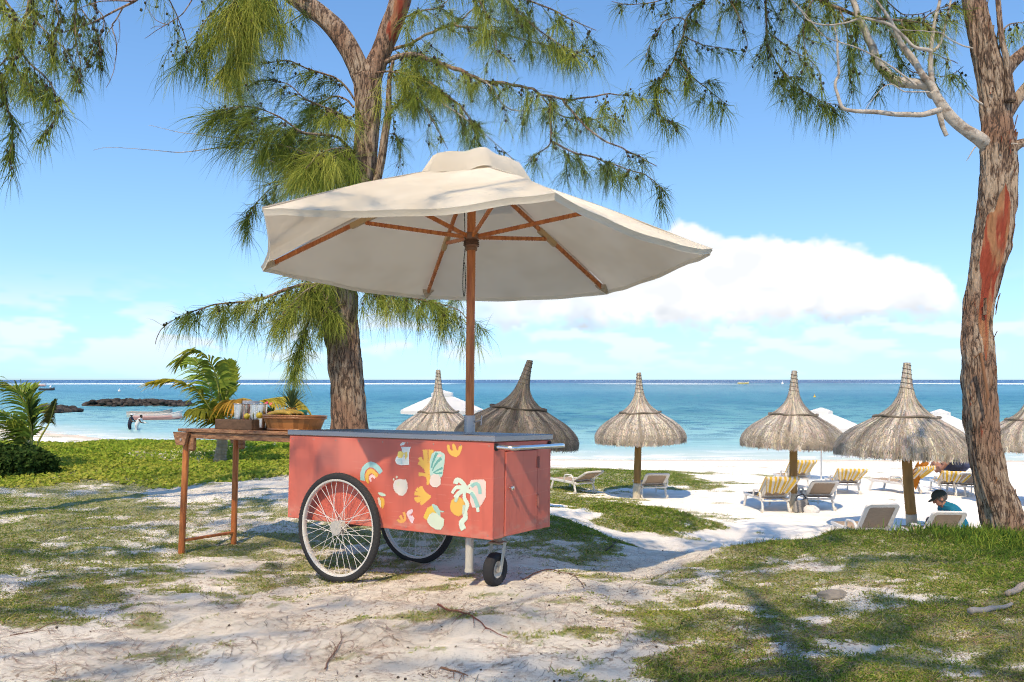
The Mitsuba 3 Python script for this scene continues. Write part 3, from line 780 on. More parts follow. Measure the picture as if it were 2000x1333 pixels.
for q in range(6):                  # stitched seams over the ribs and pockets at their tips
    sp_ = np.array([along(q, f, -.0195 * math.sin(math.pi * min(f, 1))) for f in np.linspace(.2, .985, 20)])
    add('seam', tube(sp_, .0035, 5), 'matte', par, color=(.52, .47, .38), smooth=True)
    e0, e1 = along(q, .925, .012), along(q, .985, .016)
    sdv = np.cross(e1 - e0, [0, 0, 1]); sdv /= np.linalg.norm(sdv)
    m = m3.Manifold.hull_points(np.array([e0 + sdv * .05, e0 - sdv * .05, e1 + sdv * .012, e1 - sdv * .012, e0 + sdv * .03 - [0, 0, .022], e0 - sdv * .03 - [0, 0, .022], e1 - [0, 0, .02]]))
    add('pocket', m, 'matte', par, color=(.44, .37, .27), smooth=30)
# the vent cap over the top opening: a small hexagon with a drooping wavy edge
V, Fc = [], []
NA, NR = 72, 8
for r in range(NR + 1):
    f = r / NR
    for s in range(NA):
        an = HA + 2 * np.pi * s / NA
        hexr = math.cos(math.pi / 6) / math.cos((an - HA) % (math.pi / 3) - math.pi / 6)
        rr = .385 * f * (hexr * .8 + .2)
        wob = math.sin(an * 9 + 1) * .5 + math.sin(an * 5.0 + 2) * .5
        z = .100 - .048 * f ** 1.5 - .15 * max(f - .74, 0) / .26 + (.026 * wob * max(f - .45, 0) / .55)
        V.append(Rh @ np.array([rr * math.cos(an), rr * math.sin(an), z * .92]) + apex + [0, 0, -.062])
for r in range(NR):
    for s in range(NA):
        Fc.append([r * NA + s, r * NA + (s + 1) % NA, (r + 1) * NA + (s + 1) % NA, (r + 1) * NA + s])
add('vent_cap', tm((V, Fc)), 'canvas', par, smooth=True, label='rumpled cream vent cap on top of the canopy')
add('finial', rod(top - [0, 0, .05], apex + [0, 0, .03], .018, 12), 'teak', par)
# ---------------------------------------------------------------- wooden side table
tab = thing('side_table', 'narrow brown wooden side table butted against the left end of the cart', 'table')
TU0, TU1, TV = -2.805, -1.618, .50
for q in range(4):                                             # four planks
    add('plank', rbox((TU1 - TU0 - .004 * (q % 2), TV / 4 - .004, .024), .003, ((TU0 + TU1) / 2, .02 + TV / 4 * (q + .5), .008 - .0008 * (q % 2))), 'board_wood', tab, xf=CX)
add('apron', rbox((TU1 - TU0 - .08, .018, .045), .003, ((TU0 + TU1) / 2 + .02, .05, -.0275)), 'board_wood', tab, xf=CX)
add('apron', rbox((TU1 - TU0 - .08, .018, .045), .003, ((TU0 + TU1) / 2 + .02, TV - .02, -.0275)), 'board_wood', tab, xf=CX)
add('ledger', rbox((.10, TV - .06, .022), .003, (TU1 - .02, .02 + TV / 2, -.0165)), 'board_wood', tab, xf=CX)
legs = []
for v, top_u, bot in ((.045, -2.728, P(354, 1081, 5.88)), (TV - .02, -2.715, P(456, 1063, 6.24))):
    tp = cart_pt(top_u, v, -.045)
    bt = np.array([bot[0], bot[1], bot[2] - .02])
    lg = add('leg', bar(tp, bt, .040, .040, up=(0, 1, 0), r=.008), 'teak', tab)
    legs.append((tp, bt))
    # hinge block and the tapered bracket plate that carry the leg
    br = sg.Polygon([(-.085, .0), (.085, .0), (.05, -.095), (-.045, -.095)])
    m = trimesh.creation.extrude_polygon(br, .022, engine='earcut')
    vv = m.vertices
    add('bracket', tm((np.stack([vv[:, 0] + top_u - .012, v - .047 + vv[:, 2] + (.045 if v > .2 else 0), vv[:, 1] - .006], 1), m.faces)), 'board_wood', tab, xf=CX, smooth=False)
    add('hinge_block', rbox((.05, .045, .135), .012, (top_u + .055, v + .01, -.075)), 'board_wood', tab, xf=CX)
    add('bolt_head', cat([rod((top_u, v - .03, -.06), (top_u, v - .052, -.06), .011, 12)]), 'satin', tab, color=(.35, .30, .26), xf=CX)
m0, m1 = (l[0] * .13 + l[1] * .87 for l in legs)
add('stretcher', bar(m0, m1, .030, .020), 'teak', tab)

# ---------------------------------------------------------------- things on the table (u, v in the cart frame, w = table top)
TOPW = .0205


def onto(u, v, w=TOPW, az=0.0):
    return xform(Rc @ rotz(az), cart_pt(u, v, w))


def u_at(px, v):
    """u on the table top at depth v seen at photo column px."""
    us = np.linspace(-3.2, -1.2, 400)
    q = cart_pt(0, v, TOPW)[None] + us[:, None] * Rc[:, 0][None]
    return float(np.interp(px, 1000 + F * q[:, 0] / q[:, 1], us))


rs = np.random.default_rng(5)
tray = thing('wooden_tray', 'dark rough wooden tray with bark sides, holding steel cups', 'tray')
ua, ub = u_at(424, .12), u_at(495, .12)
M = onto((ua + ub) / 2, .24)
tw, td, th = ub - ua, .26, .074
DB = (.085, .052, .032)
for nm, sz, c in (('side', (tw, .018, th), (0, -td / 2, th / 2)), ('side', (tw, .018, th), (0, td / 2, th / 2)), ('end', (.018, td - .020, th), (-tw / 2 + .009, 0, th / 2)), ('end', (.018, td - .020, th), (tw / 2 - .009, 0, th / 2)), ('bottom', (tw - .038, td - .020, .012), (0, 0, .007))):
    b = tm(m3.Manifold.cube(np.array(sz), True).refine_to_length(.012))
    nv = meshkit.fbm(b.vertices * np.array([30, 30, 90]) + 3, 3, 8)[:, None] - .5
    b = trimesh.Trimesh(b.vertices + np.array(c) + nv * .007 * np.sign(b.vertices) * [0.4, 1, .6], b.faces, process=False)
    cc_ = np.array(DB) * (0.7 + 1.5 * meshkit.fbm(b.vertices * np.array([40, 40, 130]), 3, 4)[:, None])
    add(nm, b, 'matte', tray, color=cc_, xf=M, smooth=True)
CUP = lathe([(0, .002), (.028, .002), (.030, .006), (.041, .168), (.043, .170), (.042, .173), (.0395, .171), (.029, .010), (0, .010)], 32)
for px, lab in ((467, 'steel cup nearest the palm, first of four in the tray'), (479, 'steel cup second from the palm, behind the lime'), (499, 'steel cup third from the palm, near the basket'), (510, 'steel cup touching the fruit basket, fourth in the row')):
    v = .20 if px != 479 else .28
    k = thing('steel_cup', lab, 'cup', 'steel cups in the tray')
    add('cup_body', CUP, 'chrome', k, xf=onto(u_at(px, v), v, TOPW + .014), smooth=40)
    add('rolled_rim', moved(tube(np.stack([.0425 * np.cos(np.linspace(0, 2 * np.pi, 32, endpoint=False)), .0425 * np.sin(np.linspace(0, 2 * np.pi, 32, endpoint=False)), np.zeros(32) + .172], -1), .0022, 6, closed=True), None, (0, 0, 0)), 'chrome', k, xf=onto(u_at(px, v), v, TOPW + .014), smooth=True)
scene['frosted'] = {'type': 'principledthin', 'base_color': rgb(.70, .72, .76), 'roughness': .5, 'diff_trans': .9, 'spec_trans': .35, 'eta': 1.3}
k = thing('plastic_tumbler', 'tall pale frosted plastic jug standing behind the steel cups', 'jug')
add('jug_body', lathe([(0, 0), (.052, 0), (.055, .004), (.062, .198), (.060, .198), (.053, .006), (0, .006)], 32), 'frosted', k, xf=onto(u_at(489, .36), .36, TOPW + .014), smooth=40)


def fruit(name, label, cat_, px, v, w, r, col, s=(1, 1, 1)):
    k = thing(name, label, cat_)
    m = sphere(r, s=s, sub=3)
    n = meshkit.fbm(m.vertices * 60, 3, 5)[:, None]
    c = np.array(col) * (.75 + .5 * n)
    tipm = m.vertices[:, 2] > r * s[2] * .93
    c[tipm] = (.12, .13, .03)
    add('flesh', m, 'satin', k, color=c, xf=onto(u_at(px, v), v, w), smooth=True)
    add('stem', rod((0, 0, r * s[2] * .95), (.002, 0, r * s[2] + .008), .004, 6), 'matte', k, color=(.10, .08, .03), xf=onto(u_at(px, v), v, w))


fruit('lime', 'yellow green lime lying on the tray rim before the cups', 'lime', 481.5, .118, TOPW + .098, .022, (.42, .33, .03))
fruit('lemon', 'small yellow lemon at the left end of the basket', 'lemon', 506, .13, TOPW + .105, .022, (.62, .45, .03), (1.15, 1, 1))
bas = thing('fruit_basket', 'wide brown basket of upright wooden slats holding fruit', 'basket')
b0, b1 = u_at(497, .13), u_at(594, .13)
bu, br_ = (b0 + b1) / 2, (b1 - b0) / 2
MB = onto(bu, .27)
BH = .104
NSL = 34
for q in range(NSL):
    a = 2 * np.pi * (q + .5) / NSL
    ca, sa = math.cos(a), math.sin(a)
    lo, hi = np.array([br_ * .82 * ca, .145 * sa, .004]), np.array([br_ * .985 * ca, .185 * sa, BH])
    wdt = 2 * np.pi * (br_ + .185) / 2 / NSL * 1.04
    tint = rs.uniform(.7, 1.25)
    tang = np.array([-br_ * sa, .185 * ca, 0])
    add('slat', bar(lo, hi, .005, wdt, up=tang, r=.0015), 'satin', bas, color=tuple(np.array((.36, .155, .05)) * tint), xf=MB, smooth=False)
th_ = np.linspace(0, 2 * np.pi, 64, endpoint=False)
for nm, z, f in (('rim', BH, 1.0), ('rim', BH - .014, .985), ('foot', .010, .84)):
    add(nm, tube(np.stack([br_ * f * np.cos(th_), (.19 if f > .9 else .152) * np.sin(th_), th_ * 0 + z], -1), .0075, 8, closed=True), 'satin', bas, color=(.30, .13, .05), xf=MB, smooth=True)
el = lathe([(0, 0), (1, 0), (1, .008), (0, .008)], 40)
add('bottom', trimesh.Trimesh(el.vertices * [br_ * .82, .146, 1] + [0, 0, .003], el.faces, process=False), 'matte', bas, color=(.16, .08, .04), xf=MB)
# pineapple lying deep in the basket, its crown standing above the fruit
pin = thing('pineapple', 'pineapple with a spiky green crown standing in the basket', 'pineapple')
pu = u_at(569, .30)
body = sphere(.058, s=(1, 1, 1.35), sub=4)
nb = np.abs(np.sin(np.arctan2(body.vertices[:, 1], body.vertices[:, 0]) * 6 + body.vertices[:, 2] * 110)) * np.abs(np.sin(np.arctan2(body.vertices[:, 1], body.vertices[:, 0]) * 6 - body.vertices[:, 2] * 110))
body.vertices[:] *= (1 + .09 * nb[:, None])
add('fruit_body', body, 'matte', pin, color=np.array((.42, .22, .05)) * (.5 + .9 * nb[:, None]), xf=onto(pu, .30, TOPW + .085), smooth=True)
Vv, Fv, Cv, at = [], [], [], 0
for q in range(62):
    lev = q / 62
    a = q * 2.399
    ln = .045 + .115 * (1 - abs(lev - .45) * 1.1)
    el_ = math.radians(18 + 68 * lev ** .8)
    o = np.array([.014 * math.cos(a) * (1 - lev * .6), .014 * math.sin(a) * (1 - lev * .6), .0 + .075 * lev])
    d = np.array([math.cos(a) * math.cos(el_), math.sin(a) * math.cos(el_), math.sin(el_)])
    sd = np.cross(d, [0, 0, 1]); sd /= np.linalg.norm(sd)
    up_ = np.cross(sd, d)
    rows = []
    for f_, w_ in ((0, .006), (.4, .0055), (.75, .0035), (1, .0003)):
        c = o + d * ln * f_ - np.array([0, 0, 1]) * ln * .22 * f_ ** 2
        rows += [c - sd * w_ + up_ * .002, c, c + sd * w_ + up_ * .002]
    for r_i in range(3):
        for s_i in range(2):
            k0 = at + r_i * 3 + s_i
            Fv.append([k0, k0 + 1, k0 + 4, k0 + 3])
    Vv += rows; at += 12
    Cv.append(np.tile(np.array((.085, .125, .05)) * rs.uniform(.6, 1.6), (12, 1)))
add('leaf_crown', tm((Vv, Fv)), 'leaf', pin, color=np.vstack(Cv), xf=onto(pu, .30, TOPW + .150), smooth=True)
ban = thing('banana_bunch', 'bunch of ripe yellow brown bananas lying across the basket', 'bananas')
for q in range(5):
    un, vn = u_at(527, .16), u_at(578, .16)
    f = np.linspace(0, 1, 14)
    path = np.stack([un + (vn - un) * f, .12 + .028 * q + .015 * np.sin(f * 3), TOPW + BH + .004 + .022 * np.sin(f * np.pi * .9) + .006 * (q % 2)], -1)
    rad = .0165 * np.sin(np.clip(f * .92 + .06, 0, 1) * np.pi) ** .35 * np.where(f > .93, .5, 1) * np.where(f < .07, .5, 1)
    m = tube(path, rad, 10)
    c = np.array((.50, .32, .05)) * (.55 + .8 * meshkit.fbm(m.vertices * 40, 3, 3)[:, None])
    c[(m.vertices[:, 0] < un + .012) | (m.vertices[:, 0] > vn - .012)] = (.10, .07, .03)
    add('banana', m, 'satin', ban, color=c, xf=CX, smooth=True)
pot = thing('flower_pot', 'small red pot with pink and yellow flowers at the basket edge', 'flower pot')
up_ = u_at(519, .36)
MP = onto(up_, .36)
add('pot', lathe([(0, .002), (.032, .002), (.043, .128), (.046, .128), (.046, .136), (.039, .136), (.039, .128), (0, .12)], 28), 'satin', pot, color=(.40, .035, .03), xf=MP)
pl = []
for q in range(90):
    o = np.array([rs.uniform(-.03, .045), rs.uniform(-.035, .035), .13])
    pl.append((o, rs.normal(size=3) * .5 + [0, 0, 1.2]))
o, d = np.array([x for x, _ in pl]), np.array([x for _, x in pl])
v, f, c = ribbons(o, d, rs.uniform(.03, .08, 90), .009, .3, cols((.10, .15, .04), 90, rs), rs)
add('leaves', (v, f), 'leaf', pot, color=c, xf=MP, smooth=False)
for q in range(9):
    ctr = np.array([rs.uniform(-.035, .06), rs.uniform(-.045, .0), rs.uniform(.125, .195)])
    col = [(.66, .05, .22), (.72, .55, .08), (.70, .20, .18)][q % 3]
    pet = []
    for z in range(6):
        a = z * np.pi / 3
        pet.append(moved(sphere(.0085, s=(1, .55, .3), sub=1), rotz(a) @ rotax([0, 1, 0], -.5), (math.cos(a) * .009, math.sin(a) * .009, 0)))
    add('flower', moved(cat(pet), rotax([1, 0, 0], .9), ctr), 'matte', pot, color=col, xf=MP, smooth=True)
scene['green_glass'] = {'type': 'principledthin', 'base_color': rgb(.05, .42, .28), 'roughness': .15, 'diff_trans': .8, 'spec_trans': .5, 'eta': 1.5}
jar = thing('glass_jar', 'green glass jar at the right end of the fruit basket', 'jar')
MJ = onto(u_at(589, .34), .34)
add('jar_body', lathe([(0, .002), (.036, .002), (.040, .008), (.040, .11), (.034, .122), (.034, .140), (.031, .140), (.031, .122), (.037, .11), (.037, .01), (0, .006)], 32), 'green_glass', jar, xf=MJ, smooth=40)
add('lid', lathe([(.0365, .128), (.0375, .130), (.0375, .144), (.035, .147), (0, .147)], 32), 'satin', jar, color=(.03, .22, .13), xf=MJ)

# ---------------------------------------------------------------- palm leaves: shared frond builder


def frond(path, length_mid, rs, base_col, tip_col, n=46, wid=.030, droop=.7, side_tilt=.5, wind=(-.4, 0, 0), lo=.12):
    """(rachis mesh, (leaflet v, f, c)) of a feather palm leaf along a path of points."""
    p = catmull(path, 40)
    rach = tube(p, np.linspace(.016, .004, 40), 6)
    t = np.gradient(p, axis=0); t /= np.linalg.norm(t, axis=1, keepdims=True)
    parts = []
    for s in (-1, 1):
        for q in range(n):
            f = lo + (1 - lo) * (q + rs.uniform(-.3, .3)) / n
            f = min(max(f, .02), .995)
            k = f * 39
            i0 = int(k)
            o = p[i0] + (p[min(i0 + 1, 39)] - p[i0]) * (k - i0)
            tt = t[i0]
            sd = np.cross(tt, [0, 0, 1.0]); sd /= np.linalg.norm(sd) + 1e-6
            upv = np.cross(sd, tt)
            ln = length_mid * (math.sin(math.pi * (f * .88 + .09)) ** .6) * rs.uniform(.85, 1.1)
            d = sd * s * rs.uniform(.75, 1.0) + tt * (.55 + .5 * f) + upv * side_tilt * rs.uniform(.5, 1.2) + np.asarray(wind) * rs.uniform(.5, 1.2)
            d /= np.linalg.norm(d)
            wv = np.cross(d, upv + rs.normal(size=3) * .25); wv /= np.linalg.norm(wv)
            V = []
            for g, w in ((0, .35), (.22, 1), (.5, .95), (.78, .6), (1, .04)):
                c = o + d * ln * g * (1 - .12 * g * droop) + np.array([0, 0, -1]) * droop * ln * .55 * g ** 1.8
                V += [c - wv * wid * w / 2, c + wv * wid * w / 2]
            Fq = [[2 * z, 2 * z + 1, 2 * z + 3, 2 * z + 2] for z in range(4)]
            col = np.asarray(base_col) * (1 - f) + np.asarray(tip_col) * f
            col = col * rs.uniform(.7, 1.3)
            cc = np.repeat(np.array([col, col, col * 1.05, col * np.array([1.15, 1.05, .9]), col * np.array([1.5, 1.1, .8])]), 2, 0)
            parts.append((np.array(V), np.array([[a, b, c2] for a, b, c2, _ in Fq] + [[a, c2, e] for a, _, c2, e in Fq]), np.clip(cc, 0, .9)))
    return rach, pack(parts)


def palm(label, fronds, trunk_pts, trunk_r, rs, group=None):
    k = thing('young_palm', label, 'palm tree', group)
    p = catmull(trunk_pts, 40)
    ring = 1 + .10 * np.sin(np.arange(40) * 2.2)
    m = tube(p, np.interp(np.linspace(0, 1, 40), np.linspace(0, 1, len(trunk_r)), trunk_r) * ring, 14)
    n = meshkit.fbm(m.vertices * np.array([30, 30, 14]), 3, 9)[:, None]
    add('trunk', m, 'matte', k, color=np.array((.36, .28, .20)) * (.55 + .9 * n), smooth=True)
    for kw in fronds:
        r, (vf, c) = frond(rs=rs, **kw)
        fr = add('frond', r, 'satin', k, color=(.36, .36, .08), smooth=True)
        add('leaflets', vf, 'leaf', fr, color=c, smooth=False)
    return k


GRN, YLW, DRY = (.27, .37, .06), (.46, .40, .05), (.52, .27, .06)
rs = np.random.default_rng(21)
D = 11.6
hub_p = (432, 830)


def fp(*pts):
    return [P(a, b, c) for a, b, c in pts]


palm('young coconut palm with wind-bent yellow green leaves behind the side table',
     [dict(path=fp((432, 832, D), (428, 770, D), (415, 715, D - .1), (385, 688, D - .2), (350, 712, D - .25)), length_mid=.62, base_col=GRN, tip_col=(.22, .24, .04), wid=.046, droop=1.0, wind=(-.2, 0, -.2)),
      dict(path=fp((432, 834, D), (412, 800, D - .2), (380, 762, D - .3), (335, 745, D - .4), (288, 748, D - .4)), length_mid=.52, base_col=(.16, .22, .03), tip_col=YLW, wid=.040, droop=.8, wind=(-.1, 0, -.2)),
      dict(path=fp((432, 832, D), (440, 790, D), (446, 750, D + .1), (448, 722, D + .15), (444, 705, D + .2)), length_mid=.30, base_col=GRN, tip_col=(.14, .20, .03), wid=.046, droop=.2, wind=(.1, 0, .5), side_tilt=.1),
      dict(path=fp((434, 834, D), (440, 808, D - .2), (455, 785, D - .3), (475, 779, D - .4), (494, 786, D - .45)), length_mid=.50, base_col=(.30, .27, .04), tip_col=DRY, wid=.036, droop=1.2, wind=(-.2, 0, -.5)),
      dict(path=fp((432, 832, D), (420, 790, D + .2), (402, 740, D + .4), (372, 700, D + .6), (345, 705, D + .7)), length_mid=.58, base_col=GRN, tip_col=GRN, wid=.046, droop=1.1, wind=(-.2, 0, -.2)),
      dict(path=fp((434, 835, D + .1), (470, 800, D + .3), (515, 782, D + .5), (560, 776, D + .5), (598, 800, D + .4)), length_mid=.38, base_col=YLW, tip_col=(.5, .42, .08), wid=.034, droop=1.2, wind=(0, 0, -.3), lo=.45),
      dict(path=fp((431, 836, D), (415, 815, D - .2), (396, 800, D - .4), (372, 800, D - .5)), length_mid=.45, base_col=(.13, .19, .03), tip_col=(.24, .25, .04), wid=.04, droop=1.2, wind=(-.1, 0, -.3))],
     fp((433, 918, D), (430, 895, D), (434, 868, D), (432, 830, D)), [.115, .085, .075, .06], rs)
D = 10.2
palm('low coconut palm with wind-swept dark leaves at the left edge above a bush',
     [dict(path=fp((62, 880, D), (58, 830, D), (45, 780, D - .1), (15, 752, D - .2), (-45, 760, D - .2)), length_mid=.55, base_col=GRN, tip_col=(.20, .24, .05), wid=.028, droop=.8, wind=(-.6, 0, -.1)),
      dict(path=fp((62, 880, D), (60, 820, D), (58, 785, D), (35, 760, D + .2), (5, 765, D + .4)), length_mid=.50, base_col=GRN, tip_col=GRN, wid=.026, droop=.6, wind=(-.5, 0, .2)),
      dict(path=fp((62, 880, D), (62, 830, D), (58, 800, D), (64, 772, D), (72, 760, D)), length_mid=.24, base_col=(.06, .10, .03), tip_col=(.06, .10, .03), wid=.02, droop=.1, wind=(.1, 0, .4)),
      dict(path=fp((66, 882, D), (82, 850, D), (96, 826, D), (104, 800, D), (110, 780, D)), length_mid=.26, base_col=(.30, .22, .05), tip_col=(.06, .09, .03), wid=.022, droop=1.2, wind=(-.1, 0, -.5), lo=.55),
      dict(path=fp((58, 882, D), (40, 850, D), (18, 830, D - .2), (-20, 825, D - .3)), length_mid=.5, base_col=(.10, .14, .03), tip_col=GRN, wid=.026, droop=.9, wind=(-.4, 0, -.1)),
      dict(path=fp((60, 882, D), (52, 862, D), (42, 845, D + .1), (20, 815, D + .2), (-10, 800, D + .2)), length_mid=.5, base_col=(.10, .14, .03), tip_col=GRN, wid=.026, droop=.9, wind=(-.4, 0, -.1))],
     fp((64, 925, D), (63, 905, D), (62, 880, D)), [.06, .05, .04], rs)


def leaf_quads(o, nrm, size, col, rs, fold=.25):
    """Small pointed leaves: two triangles each side of a midrib."""
    n = len(o)
    nrm = nrm / np.linalg.norm(nrm, axis=1, keepdims=True)
    a = np.cross(nrm, rs.normal(size=(n, 3))); a /= np.linalg.norm(a, axis=1, keepdims=True)
    b = np.cross(nrm, a)
    s = np.broadcast_to(size, (n,))[:, None]
    v = np.stack([o - a * s * .5, o + b * s * .30 + nrm * s * fold * .3, o + a * s * .5, o - b * s * .30 + nrm * s * fold * .3], 1).reshape(-1, 3)
    f = (np.array([[0, 2, 1], [0, 3, 2]])[None] + (np.arange(n) * 4)[:, None, None]).reshape(-1, 3)
    return v, f, np.repeat(col, 4, 0)


# the dark bush under the left palm
bush = thing('low_bush', 'dark green leafy bush at the left edge under the low palm', 'bush')
bc = P(42, 905, 9.9)
bc[2] = float(ground(bc[0], bc[1]))
n = 9000
r3 = rs.normal(size=(n, 3)); r3 /= np.linalg.norm(r3, axis=1, keepdims=True)
rad = rs.uniform(.45, 1, n)[:, None] ** .5
o = bc + r3 * rad * np.array([.55, .42, .30]) * (.75 + .5 * meshkit.fbm(r3 * 2.2, 3, 3)[:, None]) + [-.15, 0, .10]
keep = o[:, 2] > ground(o[:, 0], o[:, 1]) + .01
o = o[keep]
v, f, c = leaf_quads(o, rs.normal(size=(len(o), 3)) + [0, -.3, 1.0], rs.uniform(.04, .075, len(o)), cols((.065, .115, .03), len(o), rs, .5), rs)
add('leaves', (v, f), 'leaf', bush, color=c, smooth=False)
st = [tube(catmull([bc + [rs.uniform(-.1, .1), rs.uniform(-.1, .1), -.05], bc + rs.normal(size=3) * [.2, .15, .05] + [-.1, 0, .2], bc + rs.normal(size=3) * [.18, .12, .05] + [-.1, 0, .30]], 8), np.linspace(.012, .004, 8), 5) for _ in range(12)]
for m in st:
    add('stem', m, 'matte', bush, color=(.13, .09, .05), smooth=True)

# ---------------------------------------------------------------- creeping ground cover on the dune behind the table
n = 190000
y = np.exp(rs.uniform(np.log(8.3), np.log(16.5), n))
x = rs.uniform(-1.05, .06, n) * (y * .66 + 1.0)
# its near edge is seen from (0, 945) over (300, 955) to (560, 932) in the photograph
edge = np.array([on_ground(a, b)[:2] for a, b in ((-200, 940), (0, 946), (150, 950), (300, 956), (420, 944), (560, 934), (700, 930), (900, 925))])
ey = np.interp(x, edge[:, 0], edge[:, 1]) + (meshkit.fbm(np.stack([x * 1.6, y * .3, x * 0], -1), 3, 70) - .5) * 1.1
pn = np.stack([x, y, x * 0], -1)
dens = np.clip((y - ey) / .5, 0, 1) * (.35 + .65 * np.clip((meshkit.fbm(pn * .9, 3, 71) - .25) * 3, 0, 1)) * np.clip((16.2 - y) / 1.0, 0, 1) * (x < .5)
keep = rs.uniform(size=n) < dens
x, y = x[keep], y[keep]
hgt = (.015 + .075 * meshkit.fbm(np.stack([x * 1.3, y * 1.3, x * 0], -1), 3, 72)) * np.clip((y - np.interp(x, edge[:, 0], edge[:, 1])) / .8 + .3, .2, 1)
o = np.stack([x, y, ground(x, y) + hgt * rs.uniform(.25, 1.15, len(x))], -1)
hue = meshkit.fbm(np.stack([x * 1.1, y * 1.1, x * 0], -1), 3, 73)[:, None]
base = np.array((.26, .42, .04)) * (1 - hue) + np.array((.50, .58, .09)) * hue
v, f, c = leaf_quads(o, rs.normal(size=(len(o), 3)) * [.75, .75, .3] + [0, -.2, 1.0], rs.uniform(.028, .072, len(o)), np.clip(base * (1 + .45 * rs.uniform(-1, 1, (len(o), 1))), .01, .5), rs)
add('ground_cover', (v, f), 'leaf', color=c, smooth=False, kind='stuff', label='bright green creeping beach plants covering the dune')
# ---------------------------------------------------------------- casuarina trees
rs = np.random.default_rng(77)
scene['dead_wood'] = {'type': 'twosided', 'bsdf': {'type': 'principled', 'base_color': proc(lambda p, n, uv: mix((.50, .45, .39), (.24, .19, .15), smoothstep(.45, .75, fbm(p.x * 28, p.y * 28, p.z * 28, 4)))), 'roughness': .8, 'specular': .2}}


def trunk_mesh(pts, sides=56, n=170, rough=.022, flare=None, seed=0):
    """pts: (x, y, z, radius). A bark surface with ridges, bumps and burls in real relief."""
    q = catmull(np.asarray(pts, float), n)
    q[:, 3] *= .80
    m = tube(q[:, :3], q[:, 3], sides)
    c = np.repeat(q[:, :3], sides, 0)
    v = m.vertices[:len(c)]
    out = v - c
    R = np.linalg.norm(out, axis=1, keepdims=True)
    out /= R
    ang = np.arctan2(out[:, 1], out[:, 0])
    h = np.repeat(np.linspace(0, 1, n), sides) * np.linalg.norm(np.diff(q[:, :3], axis=0), axis=1).sum()
    pp = np.stack([np.cos(ang) * 1.3, np.sin(ang) * 1.3, h * 1.1], 1)
    big = meshkit.fbm(pp + seed * 3.1, 3, 11 + seed) - .5
    fine = meshkit.fbm(np.stack([np.cos(ang) * 5, np.sin(ang) * 5, h * 3.2], 1) + seed, 4, 12 + seed)
    ridge = 1 - np.abs(fine - .5) * 2
    disp = big * R[:, 0] * .42 + (ridge - .8) * -rough * np.clip(R[:, 0] / .12, .4, 1.3)
    lob = np.cos(ang * 3 + h * .8 + seed) * .05 * R[:, 0]
    m.vertices[:len(c)] = v + out * (disp + lob)[:, None]
    return m, np.r_[ang, 0, 0], np.r_[h, 0, h.max()]


def px_path(rows, d):
    """rows of (px, py, width in px[, depth]) -> (x, y, z, radius)."""
    out = []
    for r in rows:
        dd = r[3] if len(r) > 3 else d
        out.append(np.r_[P(r[0], r[1], dd), r[2] / 2 * dd / F])
    return np.array(out)


